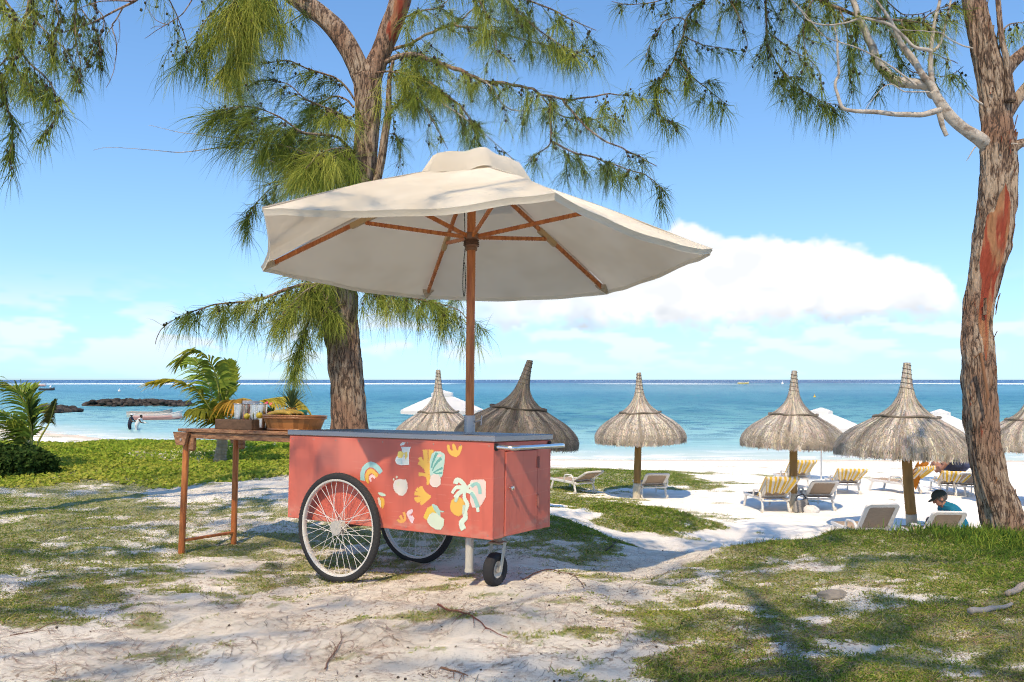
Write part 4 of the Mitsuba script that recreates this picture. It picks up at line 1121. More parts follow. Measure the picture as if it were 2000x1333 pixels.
class Crown:
    """Collects the branchlets and little cones of one tree."""

    def __init__(self, rs):
        self.rs, self.parts, self.cones, self.thin = rs, [], [], .64

    def tuft(self, o, d, n, length, droop, tone, spread=.55, g=(0, 0, -1)):
        """A brush of thread-like branchlets at o pointing along d."""
        rs = self.rs
        n = max(3, int(n * self.thin))
        oo = o + rs.normal(size=(n, 3)) * length * .05
        dd = d + rs.normal(size=(n, 3)) * spread
        base = np.array([(.095, .14, .036), (.27, .335, .062), (.52, .54, .12)])
        tt = np.clip(tone + rs.normal(0, .28, n), 0, 2)
        i = np.minimum(tt.astype(int), 1)
        col = base[i] * 1.0 * (1 - (tt - i))[:, None] + base[i + 1] * (tt - i)[:, None]
        self.parts.append(ribbons(oo, dd, length * rs.uniform(.6, 1.4, n), .0036, droop * rs.uniform(.3, 1.3, n), np.clip(col * rs.uniform(.75, 1.3, (n, 1)), 0, .6), rs, gvec=g))

    def branch(self, key, path, r0, r1=.003, bare=False, step=.085, tw=.30, n=26, length=.20, droop=.75, tone=.8, lead=(0, 0, -.6), start=.12, spread=.62, live=1.0, mat='bark', sides=7, sub=.75):
        """A limb along a path with drooping twigs that carry brushes of branchlets."""
        rs = self.rs
        p = catmull(path, max(12, int(len(path) * 8)))
        w = (meshkit.fbm(p * 4 + 5, 3, 3) - .5)[:, None] * rs.normal(size=(1, 3)) * .05
        w[0] = 0
        p = p + w
        rad = np.linspace(r0, r1, len(p)) * (1 + .22 * (meshkit.fbm(p * 14, 2, 8) - .5))
        m = tube(p, rad, sides)
        add('branch', m, mat, key, smooth=True, uv=np.zeros((len(m.vertices), 2)) + (0.12, 0))
        if bare:
            return
        seg = np.r_[0, np.cumsum(np.linalg.norm(np.diff(p, axis=0), axis=1))]
        L = seg[-1]
        lead = np.asarray(lead, float)
        s = L * start
        tubes = []
        while s < L:
            o = np.array([np.interp(s, seg, p[:, k]) for k in range(3)])
            i = min(np.searchsorted(seg, s), len(p) - 1)
            t = p[i] - p[max(i - 1, 0)]
            t /= np.linalg.norm(t) + 1e-9
            s += step * rs.uniform(.5, 1.5)
            if rs.uniform() > live:
                continue
            f = s / L
            d = t * rs.uniform(.2, .9) + rs.normal(size=3) * [.55, .55, .40] + lead * .7
            d /= np.linalg.norm(d)
            tl = tw * rs.uniform(.35, 1.2) * (1 - .35 * f)
            nk = 5
            q = [o]
            for _ in range(nk):
                d = d + lead * .16 + rs.normal(size=3) * .16
                d /= np.linalg.norm(d)
                q.append(q[-1] + d * tl / nk)
            q = np.array(q)
            tubes.append(tube(q, np.linspace(.0036, .0014, nk + 1), 4, cap=False))
            cl = rs.normal(0, .35)
            for z in range(1, nk + 1):
                if rs.uniform() < .85:
                    dirr = d * .55 + lead * .65 + rs.normal(size=3) * .2
                    self.tuft(q[z], dirr, int(n * rs.uniform(.6, 1.3)), length * rs.uniform(.75, 1.2), droop, tone + cl, spread)
                if rs.uniform() < sub:
                    self.cones.append((q[z] + rs.normal(size=3) * .012, rs.uniform(.0075, .013)))
        if tubes:
            self.twigs = getattr(self, 'twigs', []) + tubes

    def build(self, key):
        vf, c = pack(self.parts)
        add('crown', vf, 'leaf', key, color=c, smooth=False, kind='stuff')
        if self.cones:
            ico = trimesh.creation.icosphere(0, 1.0)
            V = np.concatenate([ico.vertices * r * [1, 1, 1.25] + o for o, r in self.cones])
            Fa = np.concatenate([ico.faces + 12 * i for i in range(len(self.cones))])
            add('cones', (V, Fa), 'matte', key, color=(.055, .042, .028), smooth=True, kind='stuff')
        if getattr(self, 'twigs', None):
            add('twigs', cat(self.twigs), 'matte', key, color=(.15, .115, .08), smooth=True, kind='stuff')
        print(key, 'triangles', len(vf[1]))


# --- the tree behind the cart
LT = thing('casuarina_tree', 'leaning casuarina tree with thick forked trunk right behind the cart', 'tree')
D = 7.5
tk = px_path([(700, 1040, 150), (692, 990, 112), (687, 900, 98), (686, 838, 92), (682, 770, 82), (674, 700, 84), (666, 630, 80), (666, 570, 72), (680, 480, 66), (700, 400, 63), (710, 330, 62), (717, 260, 57), (719, 200, 60), (715, 150, 62)], D)
m, ang, h = trunk_mesh(tk, 72, 200, .030, seed=1)
add('trunk', m, 'bark', LT, smooth=True, uv=np.stack([np.clip(meshkit.fbm(np.stack([np.cos(ang) * 2, np.sin(ang) * 2, h * 1.2], 1), 3, 4) * 1.1 - .25, 0, 1) * .7, ang * 0], 1))
la = px_path([(716, 175, 52), (698, 128, 52), (680, 92, 52), (655, 58, 50), (628, 32, 46), (592, 6, 44), (545, -30, 42), (480, -90, 38), (400, -160, 30)], D)
m, ang, h = trunk_mesh(la, 36, 90, .014, seed=2)
add('limb', m, 'bark', LT, smooth=True, uv=np.zeros((len(m.vertices), 2)) + (.2, 0))
lb = px_path([(718, 178, 56), (730, 140, 52), (746, 100, 48), (762, 58, 50), (778, 15, 50), (795, -40, 46), (825, -140, 40), (850, -260, 30)], D)
m, ang, h = trunk_mesh(lb, 36, 90, .014, seed=3)
u = np.clip(np.cos(ang + .9) * 1.1 - .15, 0, 1) * np.clip((h - .25) * 3, 0, 1)
add('limb', m, 'bark', LT, smooth=True, uv=np.stack([u, u * 0], 1))
sb = px_path([(716, 440, 22), (732, 370, 21), (744, 320, 20), (752, 265, 19), (759, 215, 16), (760, 165, 12), (768, 120, 8)], D - .1)
m, ang, h = trunk_mesh(sb, 16, 50, .006, seed=4)
add('limb', m, 'bark', LT, smooth=True, uv=np.zeros((len(m.vertices), 2)))
cr = Crown(rs)


def B(rows, r0, d=D, **kw):
    back = kw.pop('back', 0)
    path = np.array([P(r[0], r[1], (r[2] if len(r) > 2 else d) + back) for r in rows])
    cr.branch(kw.pop('key', LT), path, r0, **kw)


dn, dl = (0, 0, -.58), (-.65, 0, -.45)
# right of the trunk, up
B([(745, 112), (800, 80), (845, 58), (881, 46), (912, 30), (935, 0), (950, -40)], .018, n=20, tone=1.1, lead=dn, tw=.34, start=.05)
B([(881, 46, 7.4), (916, 54, 7.2), (965, 60, 7.0), (1018, 77, 6.9), (1063, 88, 6.8), (1102, 96, 6.7), (1133, 101, 6.7), (1151, 89, 6.7)], .010, n=22, tone=.75, lead=dn, live=.85, tw=.22, step=.11)
B([(735, 130), (783, 108, 7.4), (830, 112, 7.2), (888, 130, 7.0), (916, 147, 6.9), (941, 156, 6.9), (986, 158, 6.8), (1021, 168, 6.8), (1053, 182, 6.7), (1091, 191, 6.7), (1140, 193, 6.6), (1190, 186, 6.6), (1239, 189, 6.6)], .026, r1=.004, n=22, tone=1.0, lead=dn, tw=.26, step=.075, start=.1)
B([(1100, 196, 6.7), (1140, 242, 6.6), (1175, 270, 6.6), (1225, 294, 6.5), (1284, 322, 6.5)], .011, n=12, tone=.4, lead=dn, live=.5, tw=.2)
B([(1076, 192, 6.7), (1076, 245, 6.7), (1074, 280, 6.7), (1050, 300, 6.8), (1032, 315, 6.8)], .011, n=18, tone=.6, lead=dn, live=.8, tw=.22)
B([(1075, 275, 6.7), (1123, 298, 6.6), (1176, 312, 6.6), (1218, 329, 6.5), (1260, 343, 6.5), (1298, 371, 6.5)], .009, n=24, tone=.45, lead=dn, tw=.24, step=.085)
B([(770, 140), (800, 172, 7.4), (818, 193, 7.3), (846, 238, 7.2), (874, 291, 7.2)], .012, n=18, tone=.7, lead=dn, tw=.28, live=.8)
B([(840, 160, 7.2), (864, 182, 7.1), (902, 210, 7.1), (920, 245, 7.0), (930, 287, 7.0)], .012, n=22, tone=.75, lead=dn, tw=.26)
B([(860, 200, 7.1), (916, 238, 7.0), (951, 266, 7.0), (983, 294, 7.0), (1010, 320, 7.0)], .008, n=12, tone=.6, lead=dn, live=.35, mat='dead_wood')
B([(935, 156, 6.9), (960, 180, 6.8), (986, 207, 6.8), (1028, 217, 6.8), (1070, 214, 6.8)], .009, n=14, tone=.5, lead=dn, live=.55, mat='dead_wood', tw=.2)
B([(1060, 190, 6.7), (1110, 230, 6.8), (1150, 235, 6.9), (1200, 225, 6.9)], .007, n=16, tone=.5, lead=dn, live=.7, tw=.2)
B([(820, -80, 7.0), (900, -50, 6.8), (970, -25, 6.7), (1030, 0, 6.6), (1080, 20, 6.6), (1130, 45, 6.6), (1165, 60, 6.6)], .016, n=26, tone=.8, lead=dn, tw=.40, step=.075)
B([(900, -50, 6.8), (940, 5, 6.7), (965, 55, 6.7), (972, 110, 6.7)], .008, n=30, tone=1.5, lead=dn, tw=.34, step=.09, start=.4)
B([(970, -30, 6.6), (1020, 30, 6.5), (1075, 75, 6.5), (1115, 105, 6.5)], .008, n=24, tone=.9, lead=dn, tw=.34)
B([(720, 150), (775, 140, 7.3), (815, 150, 7.2), (850, 170, 7.1)], .012, n=34, tone=1.35, lead=dn, tw=.40, step=.05, start=.25, length=.22)
B([(765, 60), (800, 30, 7.3), (840, 20, 7.2), (880, -5, 7.2)], .012, n=28, tone=1.1, lead=dn, tw=.42, step=.06, start=.2)
B([(757, 230), (780, 200, 7.4), (800, 190, 7.3), (812, 205, 7.3)], .007, n=26, tone=1.1, lead=dn, tw=.36, step=.06, start=.2)
B([(752, 270), (770, 262, 7.6), (782, 290, 7.6), (775, 330, 7.6)], .006, n=14, tone=.5, lead=dn, tw=.22, live=.7)
# left of the trunk, up
B([(640, 45), (600, 0, 7.4), (550, -25, 7.2), (490, -25, 7.0), (440, 0, 6.9), (400, 45, 6.9), (385, 80, 6.9)], .022, n=34, tone=.9, lead=(-.1, 0, -.95), tw=.55, step=.058, length=.24, start=.3)
B([(560, -20, 7.3), (515, 0, 7.1), (478, 50, 7.0), (460, 95, 7.0), (448, 130, 7.0)], .012, n=46, tone=1.7, lead=(-.05, 0, -1.0), tw=.42, step=.05, length=.26, start=.1)
B([(530, -40, 7.2), (490, -30, 6.9), (450, 15, 6.8), (425, 60, 6.8)], .010, n=40, tone=1.55, lead=(-.05, 0, -1.0), tw=.46, step=.055, length=.26)
B([(620, 20), (590, 30, 7.6), (560, 45, 7.8), (535, 75, 7.9)], .008, n=16, tone=.5, lead=dn, tw=.22, live=.7)
B([(700, 205), (648, 150, 7.4), (613, 140, 7.3), (560, 120, 7.2), (508, 130, 7.2)], .012, n=18, tone=.55, lead=dl, tw=.26, live=.8)
B([(706, 260), (650, 215, 7.4), (600, 195, 7.2), (560, 165, 7.1), (520, 160, 7.1)], .012, n=22, tone=.5, lead=dl, tw=.34, step=.07, length=.24)
B([(705, 320), (660, 270, 7.3), (595, 259, 7.0), (543, 228, 6.8), (490, 210, 6.7), (440, 212, 6.6)], .016, n=34, tone=.75, lead=(-.75, 0, -.45), tw=.34, step=.055, length=.30, droop=.65, start=.08)
B([(700, 345), (650, 320, 7.2), (600, 300, 7.0), (555, 285, 6.9), (500, 270, 6.8)], .014, n=40, tone=1.0, lead=(-.6, 0, -.55), tw=.36, step=.05, length=.30, droop=.65, start=.02)
B([(695, 300), (660, 290, 7.0), (630, 300, 6.8), (600, 330, 6.7)], .010, n=44, tone=1.35, lead=(-.5, 0, -.7), tw=.30, step=.05, length=.28, start=.02)
B([(690, 400, 7.5), (630, 370, 7.5), (575, 350, 7.5), (530, 370, 7.5), (500, 400, 7.5), (485, 440, 7.5)], .012, n=24, tone=.45, lead=(-.2, 0, -.8), tw=.32, step=.055)
B([(690, 210), (650, 190, 7.7), (600, 230, 7.8), (570, 270, 7.9)], .010, n=24, tone=.6, lead=dl, tw=.34, step=.06)
B([(560, 330, 7.0), (540, 319, 6.9), (490, 291, 6.8), (438, 289, 6.8), (350, 298, 6.8), (298, 294, 6.8), (245, 290, 6.8), (217, 288, 6.8), (182, 294, 6.8)], .0065, r1=.0015, bare=True, mat='dead_wood', sides=5)
B([(530, 290, 6.9), (490, 273, 6.8), (445, 271, 6.8), (385, 263, 6.8), (350, 259, 6.8), (315, 250, 6.8), (291, 245, 6.8)], .0055, r1=.0015, bare=True, mat='dead_wood', sides=5)
B([(640, 215, 7.3), (670, 235, 7.2), (690, 225, 7.3)], .006, n=30, tone=1.2, lead=dn, tw=.24, step=.05)
# low, left and right of the trunk
B([(655, 535), (648, 546, 7.4), (596, 556, 7.2), (547, 570, 7.1), (490, 588, 7.0), (448, 591, 7.0), (396, 602, 7.0), (362, 615, 7.0)], .020, r1=.004, n=34, tone=1.45, lead=(-.30, 0, -.7), tw=.30, step=.058, length=.22, droop=.9, start=.06)
B([(375, 610, 7.0), (350, 623, 7.0), (330, 635, 7.0), (315, 647, 7.0), (303, 672, 7.0)], .004, n=5, tone=1.2, lead=dn, tw=.08, live=.5)
B([(650, 560), (620, 590, 7.3), (598, 640, 7.2), (580, 690, 7.2), (562, 725, 7.2)], .012, n=28, tone=1.2, lead=(-.15, 0, -.9), tw=.30, step=.06, length=.22)
B([(650, 550), (620, 555, 7.2), (585, 575, 7.0), (560, 605, 7.0), (535, 625, 7.0)], .010, n=30, tone=1.3, lead=(-.3, 0, -.8), tw=.34, step=.06, length=.22)
B([(652, 550), (640, 590, 7.2), (632, 620, 7.1)], .008, n=34, tone=1.3, lead=(-.1, 0, -.9), tw=.30, step=.055, start=.05)
B([(680, 530), (720, 552, 7.4), (760, 570, 7.3), (805, 582, 7.2), (850, 592, 7.2), (895, 606, 7.2), (915, 630, 7.2)], .014, n=34, tone=.95, lead=(.05, 0, -.8), tw=.32, step=.052, length=.22, start=.05)
B([(690, 540), (740, 545, 7.5), (790, 552, 7.6), (840, 556, 7.6), (900, 560, 7.6)], .012, n=24, tone=.6, lead=(-.1, 0, -.8), tw=.34, step=.07, length=.22)
B([(655, 610, 7.3), (630, 560, 7.2), (640, 530, 7.2)], .006, n=30, tone=.9, lead=(-.2, 0, -.8), tw=.22, step=.05)
cr.build(LT)

# --- the tree at the right
RT = thing('casuarina_tree', 'casuarina tree with peeling red bark and dead pale limbs, standing at the right edge', 'tree')
D = 6.35
tk = px_path([(2010, 1095, 175), (1985, 1060, 125), (1968, 1030, 102), (1952, 985, 88), (1936, 944, 76), (1921, 870, 72), (1914, 800, 73), (1911, 745, 75), (1908, 690, 70), (1908, 640, 66), (1914, 590, 68), (1923, 535, 74), (1934, 480, 84), (1940, 440, 84), (1946, 370, 80), (1948, 315, 78), (1946, 260, 70), (1942, 210, 66), (1935, 150, 62), (1924, 100, 58), (1911, 45, 52), (1901, 0, 48), (1885, -80, 44), (1865, -200, 36)], D)
tk[0, 2] -= .06
m, ang, h = trunk_mesh(tk, 80, 280, .034, seed=6)
py = 742 - (m.vertices[:, 2] - E) * F / m.vertices[:, 1]      # heights of the wound where bark has come off
cen = np.array([np.interp(py, [340, 420, 520, 640, 760], [.05, -.15, -.12, .15, .2])])[0]
wid = np.interp(py, [345, 380, 450, 560, 640, 690, 720], [0, .40, .80, .70, .50, .25, 0])
wid = wid * np.clip(.45 + 1.3 * meshkit.fbm(np.stack([np.cos(ang) * 3, np.sin(ang) * 3, h * 1.5], 1), 3, 31), .3, 1.5)
da = (ang - (-np.pi / 2) - cen + np.pi) % (2 * np.pi) - np.pi
u = np.clip((wid - np.abs(da)) / .16, 0, 1) * .85
axis = np.stack([np.interp(m.vertices[:, 2], tk[:, 2], tk[:, 0]), np.interp(m.vertices[:, 2], tk[:, 2], tk[:, 1])], 1)
inw = axis - m.vertices[:, :2]
m.vertices[:, :2] += inw / (np.linalg.norm(inw, axis=1, keepdims=True) + 1e-6) * (.016 * u)[:, None]
add('trunk', m, 'bark', RT, smooth=True, uv=np.stack([np.maximum(u, .10), u * 0], 1))
add('bark_strip', tube(px_path([(1903, 700, 8, 6.12), (1915, 690, 14, 6.10), (1930, 775, 16, 6.11), (1925, 790, 6, 6.13)], D)[:, :3], [.008, .014, .012, .003], 6), 'matte', RT, color=(.26, .13, .07), smooth=True)
rs2 = np.random.default_rng(91)
for q in range(46):                 # flakes of loose bark
    pyq = rs2.uniform(-20, 1010)
    i = np.argmin(np.abs(742 - (tk[:, 2] - E) * F / tk[:, 1] - pyq))
    pz = E - (pyq - 742) * D / F
    cx = np.interp(pz, tk[::-1, 2] if tk[0, 2] > tk[-1, 2] else tk[:, 2], tk[::-1, 0] if tk[0, 2] > tk[-1, 2] else tk[:, 0])
    rr = np.interp(pz, tk[:, 2], tk[:, 3]) * .8
    a = rs2.uniform(-np.pi, 0.1) + .0
    nrm = np.array([math.cos(a), math.sin(a), 0])
    L = rs2.uniform(.05, .16)
    tilt = rs2.uniform(.02, .12)
    c0 = np.array([cx, D, pz]) + nrm * (rr * 1.02)
    add('bark_flake', bar(c0 - [0, 0, L / 2], c0 + nrm * L * tilt * 2 + [rs2.normal() * .01, 0, L / 2], rs2.uniform(.012, .03), .006, up=nrm), 'bark', RT, smooth=False)
ss = px_path([(1972, 200, 26), (1968, 130, 15), (1956, 75, 13), (1949, 0, 12), (1940, -90, 10)], D - .12)
m, _, _ = trunk_mesh(ss, 16, 50, .006, seed=7)
add('limb', m, 'bark', RT, smooth=True, uv=np.zeros((len(m.vertices), 2)) + (.2, 0))
for rows in ([(1945, 250, 40), (1965, 222, 32), (1985, 195, 26), (2010, 165, 24), (2060, 120, 20)], [(1950, 160, 36), (1972, 128, 30), (1998, 104, 26), (2050, 60, 22)], [(1960, 320, 30), (1985, 285, 22), (2010, 276, 18), (2060, 262, 14)]):
    m, _, _ = trunk_mesh(px_path(rows, D), 20, 40, .008, seed=8)
    add('limb', m, 'bark', RT, smooth=True, uv=np.zeros((len(m.vertices), 2)) + (.25, 0))
dl_ = px_path([(1952, 312, 38, 6.42), (1930, 288, 34, 6.35), (1905, 267, 30), (1878, 249, 26), (1852, 224, 26), (1836, 200, 23), (1822, 178, 20)], D - .05)
m, _, _ = trunk_mesh(dl_, 24, 60, .005, seed=9)
add('limb', m, 'dead_wood', RT, smooth=True)
cr = Crown(np.random.default_rng(92))
cr.thin = .54
W = dict(bare=True, mat='dead_wood', sides=8, key=RT)
B([(1826, 184), (1812, 170), (1785, 166), (1755, 161), (1736, 148), (1720, 130), (1706, 102), (1696, 74), (1678, 28), (1664, 0), (1650, -50)], .044, d=D, r1=.016, **W)
B([(1830, 192), (1818, 165), (1800, 145), (1783, 115), (1760, 85), (1738, 40), (1710, 0)], .030, d=6.3, r1=.008, **W)
B([(1822, 180), (1819, 140), (1818, 98), (1822, 70), (1825, 52), (1836, 0), (1842, -30)], .024, d=6.4, r1=.010, **W)
B([(1818, 100), (1828, 96), (1836, 85), (1846, 52), (1857, 0)], .014, d=6.4, r1=.008, **W)
B([(1820, 102), (1808, 98), (1790, 95), (1766, 74), (1740, 52), (1720, 44), (1685, 37), (1650, 46), (1620, 50), (1580, 40), (1560, 15), (1535, -10)], .014, d=6.2, r1=.003, **W)
B([(1836, 215), (1829, 217), (1797, 224), (1755, 224), (1713, 219), (1671, 217), (1647, 212), (1636, 189), (1629, 168), (1638, 140), (1635, 88), (1631, 49)], .024, d=6.25, r1=.006, **W)
B([(1834, 216), (1838, 232), (1843, 250), (1849, 266)], .024, d=6.3, r1=.016, **W)
B([(1906, 287), (1900, 300), (1892, 313)], .006, d=6.3, r1=.002, **W)
B([(1918, 205), (1905, 196), (1889, 183)], .010, d=6.2, r1=.003, **W)
B([(1790, 168), (1740, 130), (1680, 95), (1610, 70), (1575, 30), (1545, 0)], .008, d=6.1, r1=.002, **W)
B([(1815, 180), (1770, 180), (1740, 165), (1700, 200), (1690, 215)], .006, d=6.1, r1=.002, **W)
B([(1822, 165), (1770, 110), (1740, 60), (1690, 0)], .010, d=6.5, r1=.004, **W)
B([(1900, 95), (1860, 80), (1825, 60), (1790, 62), (1740, 66)], .006, d=6.2, r1=.002, **W)
B([(1975, 282), (2010, 282)], .005, d=6.2, r1=.003, **W)
# live branches hanging in from above
lim = px_path([(1878, -110, 44), (1800, -120, 36), (1700, -110, 30), (1600, -95, 24), (1500, -75, 18), (1400, -50, 14), (1300, -20, 9)], 6.6)
m, _, _ = trunk_mesh(lim, 20, 90, .006, seed=10)
add('limb', m, 'bark', RT, smooth=True, uv=np.zeros((len(m.vertices), 2)) + (.15, 0))
K = dict(key=RT, lead=dn, length=.19, back=.45)
B([(1480, -70, 6.2), (1496, 0, 6.1), (1497, 40, 6.1), (1498, 77, 6.1), (1505, 100, 6.1), (1517, 123, 6.1), (1545, 168, 6.1), (1560, 190, 6.1)], .012, n=18, tone=.75, tw=.26, step=.07, **K)
B([(1520, 125, 6.1), (1560, 170, 6.0), (1590, 190, 6.0), (1610, 200, 6.0), (1640, 205, 6.0)], .006, n=26, tone=.55, tw=.14, step=.06, **K)
B([(1500, 60, 6.1), (1540, 95, 6.0), (1580, 120, 6.0), (1600, 150, 6.0)], .006, n=20, tone=.8, tw=.22, step=.07, **K)
B([(1400, -50, 6.2), (1377, 0, 6.2), (1355, 25, 6.2), (1342, 46, 6.2), (1328, 88, 6.2), (1315, 118, 6.2), (1300, 145, 6.2), (1285, 185, 6.2)], .012, n=20, tone=.55, tw=.24, step=.065, **K)
B([(1318, 112, 6.2), (1345, 140, 6.1), (1370, 165, 6.1), (1390, 180, 6.1), (1425, 205, 6.1)], .006, n=24, tone=.6, tw=.18, step=.07, **K)
B([(1300, 145, 6.2), (1282, 190, 6.2), (1290, 225, 6.2), (1312, 240, 6.2)], .005, n=24, tone=.6, tw=.14, step=.06, **K)
B([(1340, 50, 6.2), (1300, 40, 6.3), (1275, 75, 6.3), (1262, 110, 6.3)], .005, n=18, tone=.5, tw=.18, step=.08, **K)
B([(1335, 70, 6.2), (1370, 85, 6.1), (1400, 95, 6.1), (1435, 100, 6.1)], .005, n=14, tone=.5, tw=.18, step=.09, **K)
B([(1390, -40, 6.2), (1430, 10, 6.2), (1450, 50, 6.2), (1460, 90, 6.2), (1445, 120, 6.2)], .006, n=14, tone=.6, tw=.18, step=.10, live=.8, **K)
B([(1570, -90, 6.2), (1601, 0, 6.1), (1650, 21, 6.0), (1690, 35, 6.0), (1745, 40, 6.0), (1800, 45, 6.0), (1845, 62, 6.0)], .020, r1=.005, n=20, tone=1.1, tw=.26, step=.065, **K)
B([(1600, -10, 6.1), (1575, 30, 6.0), (1570, 70, 6.0), (1575, 105, 6.0)], .006, n=20, tone=.9, tw=.24, step=.07, **K)
B([(1680, 35, 6.0), (1700, 80, 5.9), (1720, 130, 5.9), (1725, 165, 5.9)], .006, n=18, tone=.55, tw=.22, step=.07, **K)
B([(1640, 20, 6.0), (1655, 70, 5.9), (1665, 120, 5.9), (1660, 155, 5.9)], .006, n=18, tone=.9, tw=.20, step=.07, **K)
B([(1760, 40, 6.0), (1790, 85, 6.0), (1830, 110, 6.0), (1870, 125, 6.0)], .006, n=18, tone=.9, tw=.20, step=.075, **K)
B([(1800, 45, 6.0), (1835, 20, 6.0), (1870, 10, 6.0)], .005, n=20, tone=1.0, tw=.24, step=.07, **K)
B([(1740, 40, 6.0), (1750, 100, 6.2), (1780, 140, 6.2), (1840, 150, 6.2), (1880, 130, 6.2)], .005, n=14, tone=.7, tw=.18, step=.08, **K)
B([(1550, -90, 6.2), (1540, -20, 6.3), (1560, 30, 6.4), (1600, 60, 6.4)], .008, n=20, tone=1.0, tw=.28, step=.07, **K)
B([(1700, -100, 6.2), (1720, -30, 6.3), (1740, 10, 6.4), (1770, 30, 6.4), (1820, 20, 6.4)], .008, n=26, tone=1.3, tw=.28, step=.06, **K)
B([(1330, -25, 6.2), (1290, 0, 6.4), (1240, 10, 6.5), (1195, 5, 6.6)], .006, n=14, tone=.5, tw=.2, step=.10, **K)
B([(1960, 60, 6.3), (1990, 45, 6.4), (2020, 50, 6.4)], .008, n=18, tone=.6, tw=.16, step=.08, **K)
B([(1445, -60, 6.2), (1440, 0, 6.3), (1415, 20, 6.4), (1400, 50, 6.4)], .006, n=16, tone=.6, tw=.22, step=.08, **K)
# sprays above the frame
for q in range(18):
    a, b = rs2.uniform(1350, 2100), rs2.uniform(-260, -110)
    B([(a, -100, 6.2), (a + rs2.uniform(-60, 60), b, 6.2 + rs2.uniform(-1, 1)), (a + rs2.uniform(-160, 160), b - 60, 6.2 + rs2.uniform(-1.6, 1.6))], .012, n=26, tone=.8, tw=.45, step=.10, **K)
cr.build(RT)

# --- the tree outside the left edge whose branches hang into the corner
TT = thing('casuarina_tree', 'casuarina branches hanging in from a tree beyond the top left corner', 'tree')
D = 5.4
tk = np.array([(-5.3, 5.6, -.2, .22), (-5.2, 5.5, 1.0, .17), (-5.05, 5.5, 2.2, .15), (-4.9, 5.45, 3.4, .13), (-4.7, 5.4, 4.8, .10), (-4.5, 5.3, 6.2, .06)])
m, _, _ = trunk_mesh(tk, 40, 110, .016, seed=12)
add('trunk', m, 'bark', TT, smooth=True, uv=np.zeros((len(m.vertices), 2)) + (.12, 0))
lim = np.array([(-4.95, 5.47, 3.3, .06), (-4.3, 5.4, 3.85, .05), (-3.7, 5.4, 4.15, .04), (-3.1, 5.4, 4.25, .03), (-2.4, 5.4, 4.2, .016)])
m, _, _ = trunk_mesh(lim, 16, 60, .006, seed=13)
add('limb', m, 'bark', TT, smooth=True, uv=np.zeros((len(m.vertices), 2)) + (.12, 0))
cr = Crown(np.random.default_rng(93))
cr.thin = .42
K = dict(key=TT, lead=(-.12, 0, -.8), length=.17, d=D)
B([(85, -100), (56, 0), (49, 39), (40, 60), (31, 81), (10, 116), (-20, 140)], .014, n=26, tone=1.2, tw=.22, step=.055, **K)
B([(56, 28), (80, 52), (101, 73), (130, 100), (150, 150)], .007, n=18, tone=.6, tw=.2, step=.06, **K)
B([(190, -90), (150, 0), (147, 52), (150, 91), (158, 130), (150, 160)], .007, n=16, tone=.5, tw=.2, step=.065, **K)
B([(158, 18), (182, 52), (194, 100), (190, 125)], .005, n=16, tone=.4, tw=.14, step=.06, **K)
B([(35, 90), (60, 125), (85, 150), (105, 180), (112, 210), (88, 266)], .008, n=26, tone=.75, tw=.18, step=.05, **K)
B([(-60, 60), (0, 147), (14, 210), (25, 266), (12, 320)], .008, n=22, tone=.45, tw=.14, step=.055, **K)
B([(-30, -60), (10, 0), (25, 30), (20, 70)], .010, n=30, tone=1.5, tw=.24, step=.055, **K)
B([(110, -60), (110, 0), (115, 40), (100, 80), (108, 115)], .006, n=18, tone=.7, tw=.18, step=.065, **K)
B([(10, 100), (30, 130), (45, 160), (70, 175)], .006, n=26, tone=1.1, tw=.2, step=.055, **K)
B([(180, 10), (205, 40), (185, 90), (165, 140)], .004, n=10, tone=.4, tw=.12, step=.08, **K)
Wt = dict(bare=True, key=TT, d=D, sides=5)
B([(330, -60), (266, 0), (241, 14), (196, 38), (150, 56), (120, 65)], .011, r1=.003, **Wt)
B([(262, 2), (200, 4), (175, 10), (150, 18)], .006, r1=.002, **Wt)
B([(241, 14), (227, 42), (220, 53), (224, 91), (220, 140), (206, 172)], .005, r1=.0015, **Wt)
B([(222, 50), (210, 65), (197, 92)], .003, r1=.001, **Wt)
B([(232, 38), (234, 60), (226, 90)], .003, r1=.001, **Wt)
B([(400, -60), (378, 0), (357, 28), (326, 49), (300, 62), (278, 72)], .006, r1=.0015, **Wt)
B([(326, 48), (306, 41), (290, 25), (280, 14)], .003, r1=.001, **Wt)
B([(322, 51), (305, 52), (295, 57)], .0025, r1=.001, **Wt)
for q in range(16):
    a, b = rs2.uniform(-4.9, -3.0), rs2.uniform(4.2, 6.2)
    o = np.array([a, 5.4, b - .6])
    cr.branch(TT, np.array([o, o + rs2.normal(size=3) * [.5, .5, .2] + [0, 0, .25], o + rs2.normal(size=3) * [1.0, 1.0, .3] + [0, 0, .3]]), .012, n=12, tone=.8, tw=.45, step=.12, lead=dn)
cr.build(TT)

# --- the trees the photographer stands under: their crowns throw the dappled shade on the near ground and the cart
UT = thing('casuarina_tree', 'tall casuarina tree standing behind the camera that shades the sand', 'tree')
r4 = np.random.default_rng(94)
tk = np.array([(-.35, -1.6, -.2, .20), (-.3, -1.55, 1.0, .15), (-.2, -1.5, 2.6, .14), (-.15, -1.45, 4.2, .12), (-.2, -1.5, 5.6, .10), (-.4, -1.4, 7.2, .06)])
m, _, _ = trunk_mesh(tk, 32, 110, .014, seed=14)
add('trunk', m, 'bark', UT, smooth=True, uv=np.zeros((len(m.vertices), 2)) + (.12, 0))
cr = Crown(r4)
cr.thin = 1.5
SH = np.array([-SUN[0], -SUN[1]]) / SUN[2]           # metres of shadow shift per metre of height


